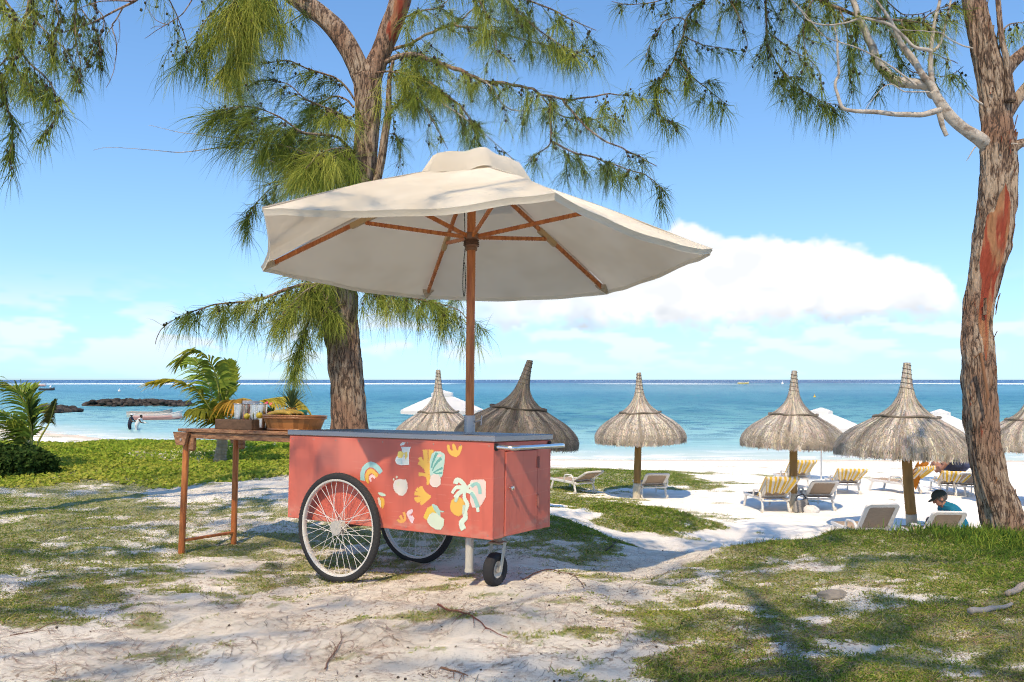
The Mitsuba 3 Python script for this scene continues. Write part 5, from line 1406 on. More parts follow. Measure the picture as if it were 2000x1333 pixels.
def shade_branch(key, a, b, hgt, n, tw, rad=.02, step=.2, z0=0.0):
    """A limb of this crown over the ground stretch a -> b where its shade falls."""
    a, b = np.asarray(a, float), np.asarray(b, float)
    p0 = np.r_[a - SH * (hgt - z0), hgt]
    p1 = np.r_[b - SH * (hgt + .3 - z0), hgt + .3]
    mid = (p0 + p1) / 2 + [0, 0, .15]
    cr.branch(key, np.array([p0, mid, p1]), rad, n=n, tone=.8, tw=tw, step=step, lead=(.1, .1, -.35), length=.26, start=0.0, sub=0)


SHADE = []
# strips of shade on the near ground: (from, to) on the ground, height of the limb, needles per brush, twig length
for a, b, hgt, nn, tw in [((-4.6, 5.2), (-1.9, 6.1), 5.2, 15, .5), ((-4.2, 4.5), (-1.5, 5.5), 5.6, 15, .5), ((-3.2, 3.9), (-1.0, 4.55), 5.0, 10, .35), ((-2.6, 3.4), (-.6, 4.0), 4.8, 7, .25),
                          ((-5.6, 7.0), (-2.6, 7.7), 5.5, 16, .5), ((-6.5, 8.8), (-3.5, 8.6), 6.0, 14, .5), ((-.4, 3.9), (1.0, 5.0), 5.4, 14, .45), ((.2, 3.2), (1.1, 4.2), 5.0, 12, .4),
                          ((1.0, 4.9), (2.8, 5.6), 5.6, 16, .5), ((1.2, 3.9), (2.6, 4.4), 5.2, 16, .5), ((.9, 3.3), (2.0, 3.9), 5.0, 14, .4), ((2.0, 3.4), (3.0, 3.7), 5.1, 12, .4), ((1.6, 5.8), (3.4, 6.4), 6.0, 12, .45),
                          ((-1.1, 4.3), (-.2, 4.1), 6.0, 6, .25), ((2.6, 4.3), (3.6, 5.0), 5.6, 9, .35),
                          ((-3.4, 5.6), (-1.4, 6.4), 5.0, 16, .5), ((-3.0, 5.2), (-1.3, 5.1), 5.9, 14, .4), ((-4.0, 6.2), (-1.8, 7.0), 6.2, 16, .5), ((-2.6, 4.2), (-1.2, 4.7), 6.0, 10, .3), ((-3.6, 4.8), (-2.0, 4.6), 5.3, 16, .4),
                          ((1.0, 3.6), (1.7, 4.4), 6.0, 12, .35), ((2.2, 5.2), (3.6, 5.6), 6.3, 9, .35), ((-.2, 3.3), (.8, 3.6), 5.6, 10, .3), ((-1.9, 3.3), (-.9, 3.6), 5.8, 8, .25)]:
    shade_branch(UT, a, b, hgt, nn, tw)
for a, b, hgt, nn, tw, z0 in [((-1.5, 5.2), (-1.2, 5.0), 5.3, 5, .2, .75), ((-.75, 4.7), (-.55, 4.6), 5.6, 5, .2, .8), ((-1.6, 4.4), (-.6, 3.9), 6.2, 9, .3, 2.1), ((-.3, 3.9), (.6, 3.7), 6.6, 7, .25, 2.1)]:
    shade_branch(UT, a, b, hgt, nn, tw, z0=z0)
for q in range(2):        # thin sprays that fleck the front panel
    cr.thin = .5
    u0 = -1.25 + q * .6
    shade_branch(UT, (u0, 5.1 - q * .35), (u0 + .18, 5.0 - q * .35), 5.8, 6, .3, z0=.62 + .1 * (q % 2), step=.3)
cr.thin = 1.5
for q in range(7):
    a = q * 2.4
    o = np.array([-.2, -1.5, 4.6 + q * .35])
    cr.branch(UT, np.array([o, o + [math.cos(a) * 1.2, math.sin(a) * 1.2 - .6, .7], o + [math.cos(a) * 2.4, math.sin(a) * 2.2 - 1.2, .9]]), .04, n=12, tone=.8, tw=.5, step=.22, lead=(0, 0, -.3), length=.26, sub=0)
cr.build(UT)
# ---------------------------------------------------------------- thatched beach umbrellas
STRAW = np.array((.52, .435, .325))


def thatch_profile(f):
    """Radius and height of the thatch at f = 0 (tip of the spire) .. 1 (eave); unit umbrella, base of the post at z = 0."""
    fz = [0, .10, .20, .28, .35, .41, .48, .56, .66, .77, .88, .96, 1.0]
    rr = [.048, .060, .080, .105, .15, .245, .405, .57, .735, .865, .955, .99, .975]
    zz = [2.74, 2.58, 2.40, 2.25, 2.12, 2.00, 1.875, 1.785, 1.685, 1.575, 1.455, 1.35, 1.26]
    return np.interp(f, fz, rr), np.interp(f, fz, zz)


def thatched_umbrella(label, base_px, d, hs=1.0, rscale=1.0, tilt=(0, 0), lean=(0, 0), dark=1.0, seed=0, spire=(0, 0)):
    rs = np.random.default_rng(300 + seed)
    k = thing('thatched_umbrella', label, 'beach umbrella', 'thatched umbrellas along the beach')
    b = P(base_px[0], base_px[1], d)
    b[2] = min(b[2], float(ground(b[0], b[1]))) if base_px[1] < 1100 else b[2]
    piv = np.array([0, 0, 1.6 * hs])
    R = trimesh.transformations.euler_matrix(math.radians(tilt[0]), math.radians(tilt[1]), rs.uniform(0, 6))[:3, :3]
    R = trimesh.transformations.euler_matrix(math.radians(tilt[0]), math.radians(tilt[1]), 0)[:3, :3] @ rotz(rs.uniform(0, 6))
    lx = np.array([lean[0], lean[1], 0.0])

    def put(v):
        v = np.asarray(v, float) * [rscale, rscale, hs]
        f = np.clip((v[:, 2:] - 1.9 * hs) / (.85 * hs), 0, 1) ** 1.3
        v = (v - piv) @ R.T + piv
        return v + lx + f * np.array([spire[0], spire[1], 0]) + b

    f = np.linspace(0, 1, 60)
    r, z = thatch_profile(f)
    under = [(.93, 1.27), (.70, 1.47), (.40, 1.66), (.10, 1.80), (0, 1.82)]
    prof = [(0, 2.745)] + list(zip(r, z)) + under
    m = lathe(prof, 64)
    a = np.arctan2(m.vertices[:, 1], m.vertices[:, 0])
    wob = 1 + .035 * (meshkit.fbm(np.stack([np.cos(a) * 2, np.sin(a) * 2, m.vertices[:, 2] * 2 + seed], 1), 3, seed) - .5) * 2
    m.vertices[:, :2] *= wob[:, None]
    n = meshkit.fbm(np.stack([a * 30, m.vertices[:, 2] * 6, a * 0], 1), 3, 5)[:, None]
    m.vertices[:] = put(m.vertices)
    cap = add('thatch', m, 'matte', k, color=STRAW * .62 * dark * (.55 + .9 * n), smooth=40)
    # straws laid over it
    N = 11000
    fs = np.r_[.20 + .80 * rs.uniform(0, 1, int(N * .9)) ** .8, rs.uniform(0, .35, N - int(N * .9))]
    an = rs.uniform(0, 2 * np.pi, N)
    ln = np.where(fs < .4, .14, .20) * rs.uniform(.7, 1.3, N)
    f2 = np.minimum(fs + ln * .55, 1.0)
    over = np.maximum(fs + ln * .55 - 1.0, 0)
    r0, z0 = thatch_profile(fs)
    r1, z1 = thatch_profile(f2)
    w0 = 1 + .035 * (meshkit.fbm(np.stack([np.cos(an) * 2, np.sin(an) * 2, z0 * 2 + seed], 1), 3, seed) - .5) * 2
    lift = rs.uniform(.001, .010, N) * np.clip(fs * 2, .2, 1)
    an2 = an + rs.normal(0, .022, N)
    p0 = np.stack([(r0 * w0 + lift * .5) * np.cos(an), (r0 * w0 + lift * .5) * np.sin(an), z0 + .004], 1)
    p1 = np.stack([(r1 * w0 + lift) * np.cos(an2), (r1 * w0 + lift) * np.sin(an2), z1 - over * .45 * rs.uniform(.2, 1.0, N)], 1)
    tg = np.stack([-np.sin(an), np.cos(an), an * 0], 1) * (rs.uniform(.003, .0065, N) * np.where(fs < .3, .8, 1.2))[:, None]
    V = np.stack([p0 - tg, p0 + tg, p1 + tg * .6, p1 - tg * .6], 1).reshape(-1, 3)
    Fq = (np.arange(N) * 4)[:, None] + np.array([0, 1, 2, 3])
    streak = meshkit.fbm(np.stack([np.cos(an) * 11, np.sin(an) * 11, z0 * 1.6], 1), 3, 6 + seed)[:, None]
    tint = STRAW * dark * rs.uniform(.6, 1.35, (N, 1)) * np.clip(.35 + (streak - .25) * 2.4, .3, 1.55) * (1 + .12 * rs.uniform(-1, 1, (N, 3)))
    grey = rs.uniform(size=(N, 1)) < .3
    tint = np.where(grey, tint.mean(1, keepdims=True) * np.array([1.0, .96, .90]) * .9, tint)
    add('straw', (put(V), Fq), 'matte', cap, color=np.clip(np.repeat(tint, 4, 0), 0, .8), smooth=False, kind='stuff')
    th = np.linspace(0, 2 * np.pi, 72, endpoint=False)
    rp = .436 + .008 * np.sin(th * 9) + .008 * rs.normal(size=72)
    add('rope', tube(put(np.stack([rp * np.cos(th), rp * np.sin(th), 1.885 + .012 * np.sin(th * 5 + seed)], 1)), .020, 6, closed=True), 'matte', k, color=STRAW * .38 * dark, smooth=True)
    sp = np.linspace(0, 2 * np.pi * 7, 150)
    q = sp / sp[-1]
    rr_, zz_ = thatch_profile(.02 + .30 * q)
    add('binding', tube(put(np.stack([(rr_ + .004) * np.cos(sp), (rr_ + .004) * np.sin(sp), zz_], 1)), .006, 5), 'matte', k, color=(.14, .11, .08), smooth=True)
    topc = put(np.array([[0, 0, 1.75]]))[0]
    foot = b - [0, 0, .25]
    cut = foot + (topc - foot) * (.25 + .36 * .98) / (topc[2] - foot[2])
    pp = catmull([cut, (cut + topc) / 2 + rs.normal(size=3) * [.012, .012, 0], topc], 24)
    mm = tube(pp, np.linspace(.078, .070, 24), 16)
    n = meshkit.fbm(mm.vertices * np.array([40, 40, 3]), 3, 2)[:, None]
    add('post', mm, 'matte', k, color=np.array((.36, .21, .075)) * (.5 + .95 * n), smooth=True)
    add('post_foot', tube(catmull([foot, cut], 8), .0815, 16), 'matte', k, color=(.62, .56, .44), smooth=True, label='whitewashed lower end of the post')
    for q in range(8):          # ribs seen under the thatch
        a = q * np.pi / 4
        e = put(np.array([[.05 * math.cos(a), .05 * math.sin(a), 1.70], [.90 * math.cos(a), .90 * math.sin(a), 1.285]]))
        add('rib', rod(e[0], e[1], .014, 6), 'matte', k, color=(.26, .16, .08), smooth=True)
    return k


thatched_umbrella('thatched umbrella half hidden behind the cart counter, in front of a white parasol', (856, 985), 17.4, seed=1, hs=1.07)
thatched_umbrella('leaning thatched umbrella with straw coloured dark for tree shade right behind the parasol pole', (1062, 1004), 13.2, rscale=1.06, hs=.93, tilt=(0, 5), lean=(-.44, 0), dark=.33, seed=2, spire=(.12, 0))  # low dark factor paints the shade of the trees into the straw colour
thatched_umbrella('sunlit thatched umbrella on the grass strip with two white loungers under it', (1242, 976), 17.2, lean=(.09, 0), seed=3, tilt=(1, -1.5))
thatched_umbrella('thatched umbrella among yellow striped loungers in the middle of the beach', (1549, 997), 15.5, seed=4, tilt=(-1, 1.5), rscale=1.02)
thatched_umbrella('nearest thatched umbrella left of the right tree, above two beige loungers', (1784, 1048), 12.4, rscale=1.05, hs=.99, tilt=(-2, 2), lean=(-.12, 0), seed=5, dark=.95)
thatched_umbrella('thatched umbrella cut off by the right edge of the picture', (2012, 1000), 16.4, tilt=(0, 2), seed=6)

# ---------------------------------------------------------------- white cloth parasols on the beach
scene['white_cloth'] = {'type': 'principledthin', 'base_color': rgb(.82, .82, .80), 'roughness': .9, 'diff_trans': .5, 'spec_trans': 0.0, 'eta': 1.2}


def white_parasol(label, px, top_py, eave_py, d, r):
    k = thing('white_parasol', label, 'parasol', 'white parasols by the water')
    x = (px - 1000) * d / F
    zt, ze = E - (top_py - 742) * d / F, E - (eave_py - 742) * d / F
    g = float(ground(x, d))
    N = 8
    V, Fq = [(x, d, zt - .08)], []
    for rr in (.35, .7, 1.0):
        for q in range(N):
            a = 2 * np.pi * (q + .3) / N
            V.append((x + r * rr * math.cos(a), d + r * rr * math.sin(a), zt - .08 + (ze - zt + .08) * rr + .02 * math.sin(rr * 3)))
    for q in range(N):
        V.append((V[1 + 2 * N + q][0], V[1 + 2 * N + q][1], V[1 + 2 * N + q][2] - .12))
    tri = [(0, 1 + q, 1 + (q + 1) % N) for q in range(N)]
    for L in range(3):
        for q in range(N):
            a, b_, c, e = 1 + L * N + q, 1 + L * N + (q + 1) % N, 1 + (L + 1) * N + (q + 1) % N, 1 + (L + 1) * N + q
            tri += [(a, b_, c), (a, c, e)]
    add('canopy', (V, tri), 'white_cloth', k, smooth=False)
    V = [(x, d, zt)] + [(x + .26 * r * math.cos(2 * np.pi * (q + .3) / N), d + .26 * r * math.sin(2 * np.pi * (q + .3) / N), zt - .10) for q in range(N)] + [(x + .27 * r * math.cos(2 * np.pi * (q + .3) / N), d + .27 * r * math.sin(2 * np.pi * (q + .3) / N), zt - .19) for q in range(N)]
    tri = [(0, 1 + q, 1 + (q + 1) % N) for q in range(N)]
    for q in range(N):
        tri += [(1 + q, 1 + (q + 1) % N, 1 + N + (q + 1) % N), (1 + q, 1 + N + (q + 1) % N, 1 + N + q)]
    add('vent_cap', (V, tri), 'white_cloth', k, smooth=False)
    add('pole', rod((x, d, g - .1), (x, d, zt - .10), .022, 10), 'satin', k, color=(.72, .70, .66), smooth=True)
    for q in range(N):
        a = 2 * np.pi * (q + .3) / N
        add('rib', rod((x, d, zt - .22), (x + r * .97 * math.cos(a), d + r * .97 * math.sin(a), ze - .03), .009, 5), 'satin', k, color=(.6, .58, .54), smooth=True)


white_parasol('white parasol standing behind the thatched umbrella next to the cart counter', 864, 762, 801, 26, 1.36)
white_parasol('white parasol right of the middle thatched umbrella, on a thin pole', 1604, 796, 834, 22.5, 1.16)
white_parasol('white parasol peeking out behind the nearest thatched umbrella by the right tree', 1836, 799, 836, 22.5, 1.0)

# ---------------------------------------------------------------- sun loungers
WHITE, SLING = (.74, .72, .68), (.44, .31, .22)


def rounded_ring(w, h, wd, r=.06):
    o = sg.box(-w / 2, 0, w / 2, h).buffer(-r).buffer(r)
    return o.difference(sg.box(-w / 2 + wd, wd, w / 2 - wd, h - wd).buffer(-r * .5).buffer(r * .5))


def sling_fn(p, n, uv):
    return mix((.54, .43, .33), (.45, .345, .255), fbm(p.x * 30, p.y * 30, p.z * 90, 2))


scene['sling'] = {'type': 'principledthin', 'base_color': proc(sling_fn), 'roughness': .8, 'diff_trans': .5, 'spec_trans': 0.0, 'eta': 1.2}


def stripe_fn(p, n, uv):
    s = dr.abs(uv.x * 7.0 - dr.floor(uv.x * 7.0) - .5)
    return mix((.82, .79, .72), (.84, .56, .09), smoothstep(.24, .27, s))


scene['striped_cloth'] = {'type': 'principledthin', 'base_color': proc(stripe_fn), 'roughness': .95, 'diff_trans': .45, 'spec_trans': 0.0, 'eta': 1.2}
_lng = {}


def extr(poly, depth):
    return cat([trimesh.creation.extrude_polygon(g, depth, engine='earcut') for g in getattr(poly, 'geoms', [poly])])


def lounger_meshes(up):
    """Parts of a plastic sun lounger, head end towards -y (the camera), feet towards +y; up: angle of the backrest."""
    if up in _lng:
        return _lng[up]
    out = []
    L = 1.22
    for s in (-1, 1):
        out.append(('side_rail', bar((s * .31, 0, .31), (s * .31, L, .31), .045, .07, r=.012), 'satin', WHITE))
    out.append(('cross_rail', cat([bar((-.29, y, .29), (.29, y, .29), .05, .04, r=.008) for y in (.02, .62, L - .03)]), 'satin', WHITE))
    for s in (-1, 1):
        for y0, y1 in ((.10, -.02), (L - .14, L - .04)):
            out.append(('leg', bar((s * .305, y0, .30), (s * .325, y1, .0), .042, .07, r=.012), 'satin', WHITE))
    for s in (-1, 1):
        arm = catmull([(s * .345, .10, .28), (s * .365, .06, .44), (s * .365, .18, .52), (s * .365, .42, .50), (s * .35, .50, .34)], 20)
        out.append(('armrest', cat([tube(arm, .024, 8), bar((s * .365, .14, .525), (s * .365, .42, .510), .055, .020, r=.006)]), 'satin', WHITE))
        out.append(('wheel', moved(lathe([(0, -.02), (.05, -.02), (.055, -.012), (.055, .012), (.05, .02), (0, .02)], 20), rotax([0, 1, 0], math.pi / 2), (s * .345, .00, .055)), 'satin', (.60, .57, .50)))
    out.append(('seat_sling', rbox((.56, L - .08, .008), .002, (0, L / 2 + .01, .335)), 'sling', None))
    R = rotax([1, 0, 0], math.pi - up)          # the backrest hinges at y = .12 and leans towards the camera
    ring = extr(rounded_ring(.64, .72, .075, .10), .035)
    fr = moved(ring, rotax([1, 0, 0], up), (0, .14, .335)) if False else None
    Rb = np.array([[1, 0, 0], [0, -math.cos(up), math.sin(up)], [0, math.sin(up), math.cos(up)]])
    v = ring.vertices.copy()
    out.append(('backrest', trimesh.Trimesh(v @ Rb.T + [0, .16, .335], ring.faces, process=False), 'satin', WHITE))
    sl = extr(sg.box(-.255, .055, .255, .665).buffer(-.06).buffer(.06), .006)
    out.append(('back_sling', trimesh.Trimesh((sl.vertices + [0, 0, .015]) @ Rb.T + [0, .16, .335], sl.faces, process=False), 'sling', None))
    for s in (-1, 1):
        e = Rb @ np.array([s * .26, .42, 0]) + [0, .16, .335]
        out.append(('prop', rod(e, (s * .26, .34, .31), .012, 6), 'satin', WHITE))
    for o in out:
        if hasattr(o[1], 'fix_normals') and o[0] in ('backrest', 'back_sling'):
            o[1].fix_normals()
    _lng[up] = out, Rb
    return _lng[up]


def lounger(label, px, py, d, az=0.0, up=62, sc=1.0, fixed=False):
    k = thing('sun_lounger', label, 'sun lounger', 'white sun loungers on the beach')
    b = P(px, py, d)
    if not fixed:
        b[2] = float(ground(b[0], b[1])) - .01
    sc *= .82
    if fixed:
        b[2] = min(b[2], float(ground(b[0], b[1])))
        sc *= .82
    out, Rb = lounger_meshes(math.radians(up))
    M = xform(rotz(az) * sc, b)
    for nm, m, mat, col in out:
        add(nm, m, mat, k, color=col, xf=M, smooth=35)
    return M, Rb


def towel(label, M, Rb, seed, both=True):
    """A striped towel hung over the top of the backrest and down its back."""
    k = thing('striped_towel', label, 'towel', 'yellow striped towels on loungers')
    rs = np.random.default_rng(seed)
    U, Vn = 29, 26
    pts_, uv_ = [], []
    for i in range(U):
        u = i / (U - 1)
        for j in range(Vn):
            v = j / (Vn - 1)
            spread = 1 + .22 * (1 - v) * (abs(u - .5) * 2)
            x = (u - .5) * .70 * (1.12 - .34 * max(v - .45, 0) / .55)
            s = .50 * v / .55 if v < .55 else .0
            if v > .42:             # behind the backrest (towards the camera)
                f = (v - .42) / .58
                q = np.array([x, .74 - .46 * f, -.055 - .028 * math.sin(u * 19 + seed) - .02 * f])
            elif v > .34:
                q = np.array([x, .745 + .02, -.03 + (.42 - v) / .08 * .07])
            else:
                q = np.array([x, .74 - .70 * (.34 - v) / .34, .055 + .008 * math.sin(u * 13)])
            pts_.append(Rb @ q + [0, .16, .335])
            uv_.append((u, v))
    Fq = [[i * Vn + j, (i + 1) * Vn + j, (i + 1) * Vn + j + 1, i * Vn + j + 1] for i in range(U - 1) for j in range(Vn - 1)]
    add('cloth', (pts_, Fq), 'striped_cloth', k, xf=M, smooth=True, uv=np.array(uv_))


lounger('white lounger turned sideways on the grass left of the sunlit thatched umbrella', 1143, 966, 17.8, az=.55, up=26)
lounger('white lounger right of the post of the sunlit thatched umbrella', 1278, 980, 17.2, az=.05, up=30)
a = lounger('lounger with striped towel left of the middle umbrella post', 1516, 997, 15.3, az=.08, up=46)
towel('yellow striped towel fanned over the lounger left of the middle umbrella post', *a, 3)
lounger('lounger right of the middle umbrella post beside a dark bag', 1602, 996, 15.5, az=-.06, up=36)
a = lounger('farther lounger with towel hidden behind the middle umbrella post', 1560, 951, 19.6, az=.05, up=46)
towel('yellow striped towel on the lounger straight behind the middle umbrella post', *a, 5)
a = lounger('lonely lounger with towel right of the thin white parasol pole', 1656, 965, 18.6, az=-.12, up=36)
towel('yellow striped towel on the lonely lounger right of the thin white pole', *a, 6)
lounger('large beige backed lounger left of the nearest thatched umbrella post', 1712, 1076, 11.6, az=.04, up=52, sc=1.16, fixed=True)
MAN = lounger('beige backed lounger in front of the man in blue', 1840, 1084, 11.5, az=-.05, up=46, sc=1.14, fixed=True)
a = lounger('lounger with orange towel seen behind the nearest umbrella post', 1783, 962, 18.6, az=.5, up=40)
towel('yellow striped towel half hidden by the nearest umbrella post', *a, 9)
a = lounger('lounger with striped towel just left of the right tree trunk', 1862, 966, 18.4, az=-.25, up=32)
towel('yellow striped towel spread on the lounger just left of the tree trunk', *a, 10)
lounger('white lounger half hidden by the right tree trunk, with two people on it', 1893, 968, 18.2, az=-.3, up=32)

# a bag and sandals
k = thing('beach_bag', 'dark striped beach bag in the sand by the middle umbrella post', 'bag')
bc = P(1566, 990, 15.3); bc[2] = float(ground(bc[0], bc[1]))
bm = tm(m3.Manifold.hull_points(np.array([(-.17, -.08, 0), (.17, -.08, 0), (-.17, .08, 0), (.17, .08, 0), (-.15, -.03, .20), (.10, -.03, .27), (-.14, .03, .20), (.10, .03, .27)], float)).refine_to_length(.03))
bm.vertices[:] += (meshkit.fbm(bm.vertices * 9, 3, 3)[:, None] - .5) * .05
st_ = ((bm.vertices[:, 0] * 22).astype(int) % 2 == 0)[:, None]
add('bag_body', bm, 'matte', k, color=np.where(st_, (.10, .11, .13), (.32, .31, .30)), xf=xform(rotz(.2), bc), smooth=True)
add('strap', tube(catmull([(-.12, 0, .19), (-.09, .02, .30), (.04, .03, .34), (.09, 0, .25)], 16), .012, 6), 'matte', k, color=(.08, .08, .09), xf=xform(rotz(.2), bc), smooth=True)
k = thing('white_bag', 'crumpled white bag beside the dark striped beach bag', 'bag')
wb = sphere(.13, s=(1.1, .8, .7), sub=3)
wb.vertices[:] *= .8 + .5 * meshkit.fbm(wb.vertices * 14, 3, 4)[:, None]
add('bag_body', wb, 'matte', k, color=(.72, .71, .69), xf=xform(None, bc + [.12, -.18, .07]), smooth=True)
k = thing('orange_towel', 'crumpled orange towel hanging off the lounger behind the nearest umbrella post', 'towel')
U = 16
g_ = np.array([[(i / 15 - .5) * .5, (.16 * math.sin(i * .5) * .3) + j / 15 * .3, .75 - (j / 15) ** 1.3 * .62 + .05 * math.sin(i * 1.1 + j * .4)] for i in range(16) for j in range(16)])
oc = P(1806, 962, 18.3); oc[2] = float(ground(oc[0], oc[1]))
add('cloth', (g_, [[i * 16 + j, (i + 1) * 16 + j, (i + 1) * 16 + j + 1, i * 16 + j + 1] for i in range(15) for j in range(15)]), 'leaf', k, color=(.62, .24, .04), xf=xform(rotz(.6), oc), smooth=True)

# ---------------------------------------------------------------- people


def figure(joints, bones, length=.022, taubin=6):
    """One continuous body from joints {name: (x, y, z, r)} and bones."""
    acc = m3.Manifold()
    for b in bones:
        pts_ = []
        for j in b:
            x, y, z, r = joints[j]
            pts_.append(sphere(r, (x, y, z), sub=2).vertices)
        acc = acc + m3.Manifold.hull_points(np.vstack(pts_))
    m = tm(acc.refine_to_length(length))
    m = trimesh.Trimesh(m.vertices, m.faces, process=True)
    trimesh.smoothing.filter_taubin(m, iterations=taubin)
    return m


def head(k, c, R, skin, hair, hat=None, hscale=1.0):
    """Skull with brow, nose, jaw, ears and eyes; faces +x in its own frame."""
    sk = m3.Manifold.hull_points(np.vstack([sphere(.092, (-.012, 0, .03), (1.05, .82, 1.0), 3).vertices, sphere(.058, (.022, 0, -.055), (1, .85, .85), 2).vertices]))
    nose = m3.Manifold.hull_points(np.vstack([sphere(.010, (.083, 0, .028), sub=1).vertices, sphere(.016, (.098, 0, -.012), sub=2).vertices, sphere(.012, (.078, 0, -.018), sub=1).vertices]))
    lips = m3.Manifold.hull_points(sphere(.017, (.074, 0, -.050), (.6, 1.4, .5), 2).vertices)
    brow = m3.Manifold.hull_points(np.vstack([sphere(.012, (.074, y, .042), sub=1).vertices for y in (-.035, .035)]))
    body = sk + nose + lips + brow
    for s in (-1, 1):
        body = body + m3.Manifold.hull_points(sphere(.028, (-.01, s * .082, .005), (.7, .35, 1.1), 2).vertices)
    m = tm(body.refine_to_length(.014))
    add('head', m, 'matte', k, color=skin, xf=xform(R * hscale, c), smooth=True)
    for s in (-1, 1):
        add('eye', sphere(.0095, (.071, s * .031, .018), sub=2), 'satin', k, color=(.06, .045, .035), xf=xform(R * hscale, c), smooth=True)
    if hair is not None:
        hm = sphere(.101, (-.020, 0, .036), (1.06, .86, 1.0), 3)
        keep = (hm.triangles_center[:, 0] < .035) & (hm.triangles_center[:, 2] > -.045)
        hm = trimesh.Trimesh(hm.vertices, hm.faces[keep], process=False)
        hm.vertices[:] += (meshkit.fbm(hm.vertices * 60, 2, 3)[:, None] - .5) * .012
        add('hair', hm, 'matte', k, color=hair, xf=xform(R * hscale, c), smooth=True)
    if hat is not None:
        cp = sphere(.106, (-.012, 0, .045), (1.06, .90, .92), 3)
        cp = trimesh.Trimesh(cp.vertices, cp.faces[cp.triangles_center[:, 2] > .040], process=False)
        cap = add('cap', cp, 'matte', k, color=hat, xf=xform(R * hscale, c), smooth=True)
        bb = sg.Point(0, 0).buffer(.085)
        pk = trimesh.creation.extrude_polygon(affinity.scale(bb, 1.05, .95).intersection(sg.box(-.01, -.2, .2, .2)), .006, engine='earcut')
        pv = pk.vertices * 1.0
        pv[:, 2] -= pv[:, 1] ** 2 * 2.2 + pv[:, 0] * .18
        add('peak', trimesh.Trimesh(pv + [.075, 0, .047], pk.faces, process=False), 'matte', cap, color=hat, xf=xform(R * hscale, c), smooth=False)


def hand(k, wrist, direction, palm_n, skin, curl=.5, right=1, s=1.0):
    """Palm, four jointed fingers and a thumb off its side, as one surface."""
    d = np.asarray(direction, float); d /= np.linalg.norm(d)
    nn = np.asarray(palm_n, float); nn -= d * (nn @ d); nn /= np.linalg.norm(nn)
    sd = np.cross(nn, d) * right
    acc = m3.Manifold.hull_points(np.vstack([sphere(.020 * s, wrist, sub=1).vertices] + [sphere(.012 * s, wrist + d * .085 * s + sd * o * s, sub=1).vertices for o in (-.03, .03)] + [sphere(.014 * s, wrist + d * .03 * s + sd * o * s, sub=1).vertices for o in (-.028, .028)]))
    for o, L in ((-.031, .062), (-.011, .076), (.010, .082), (.030, .074)):
        p = wrist + (d * .085 + sd * o) * s
        dd = d.copy()
        for fr, r in ((.45, .0095), (.30, .0085), (.25, .0075)):
            q = p + dd * L * fr * s
            acc = acc + m3.Manifold.hull_points(np.vstack([sphere(r * s, p, sub=1).vertices, sphere(r * .92 * s, q, sub=1).vertices]))
            p = q
            dd = dd * math.cos(curl) + nn * math.sin(curl)
    p = wrist + (d * .028 + sd * .030) * s
    dd = d * .6 + sd * .75 + nn * .2
    dd /= np.linalg.norm(dd)
    for L, r in ((.038, .012), (.030, .0095)):
        q = p + dd * L * s
        acc = acc + m3.Manifold.hull_points(np.vstack([sphere(r * s, p, sub=1).vertices, sphere(r * .9 * s, q, sub=1).vertices]))
        p = q
        dd = dd + d * .4
        dd /= np.linalg.norm(dd)
    m = tm(acc.refine_to_length(.006))
    return add('hand', m, 'matte', k, color=skin, smooth=True)


def tinted(m, fn):
    return np.array([fn(*v) for v in m.vertices])


# the man sitting hunched on the lounger: he faces left in the picture (-x) and looks down
man = thing('person', 'man in dark cap and teal blue shirt sitting hunched behind a beige lounger, looking down', 'person')
o = P(1856, 1030, 11.95)
gz = float(ground(o[0], o[1]))
o = np.array([P(1871, 1030, 11.9)[0], 11.9, gz - .02])      # sitting low in the sand
S = lambda x, y, z: o + np.array([x, y, z]) * .86
J = {'hip': (*S(.03, 0, .12), .155), 'waist': (*S(.0, 0, .30), .145), 'chest': (*S(-.10, 0, .50), .150), 'shl': (*S(-.17, -.16, .60), .075), 'shr': (*S(-.17, .16, .60), .075), 'neck': (*S(-.22, 0, .66), .060)}
m = figure(J, [('hip', 'waist'), ('waist', 'chest'), ('chest', 'shl', 'neck'), ('chest', 'shr', 'neck')], .03)
fold = meshkit.fbm(m.vertices * np.array([7, 7, 16]), 3, 8)
m.vertices[:] += (fold[:, None] - .5) * .022
add('shirt', m, 'matte', man, color=(.012, .165, .27), smooth=True)
skin = (.44, .22, .15)
for s, nm in ((-1, 'near'), (1, 'far')):
    A = {'a': (*S(-.17, s * .19, .58), .066), 'b': (*S(-.15, s * .24, .34), .052)}
    add('sleeve', figure(A, [('a', 'b')], .025, 3), 'matte', man, color=(.012, .165, .27), smooth=True)
    A = {'b': (*S(-.15, s * .24, .34), .045), 'e': (*S(-.18, s * .23, .28), .043), 'c': (*S(-.36, s * .12, .22), .030)}
    add('arm', figure(A, [('b', 'e'), ('e', 'c')], .02, 3), 'matte', man, color=skin, smooth=True)
    hand(man, S(-.37, s * .115, .218), (-1, -s * .5, -.25), (0, -s * .4, -1), skin, .45, right=-s)
    Lg = {'h': (*S(.0, s * .10, .09), .095), 'k': (*S(-.40, s * .15, .36), .066)}
    add('shorts', figure(Lg, [('h', 'k')], .03, 3), 'matte', man, color=(.05, .06, .09), smooth=True)
    Lg = {'k': (*S(-.40, s * .15, .36), .055), 'm': (*S(-.46, s * .15, .22), .050), 'a': (*S(-.56, s * .15, .06), .036), 't': (*S(-.74, s * .16, .03), .028), 'he': (*S(-.53, s * .15, .03), .03)}
    add('leg', figure(Lg, [('k', 'm'), ('m', 'a'), ('a', 'he', 't')], .02, 3), 'matte', man, color=skin, smooth=True)
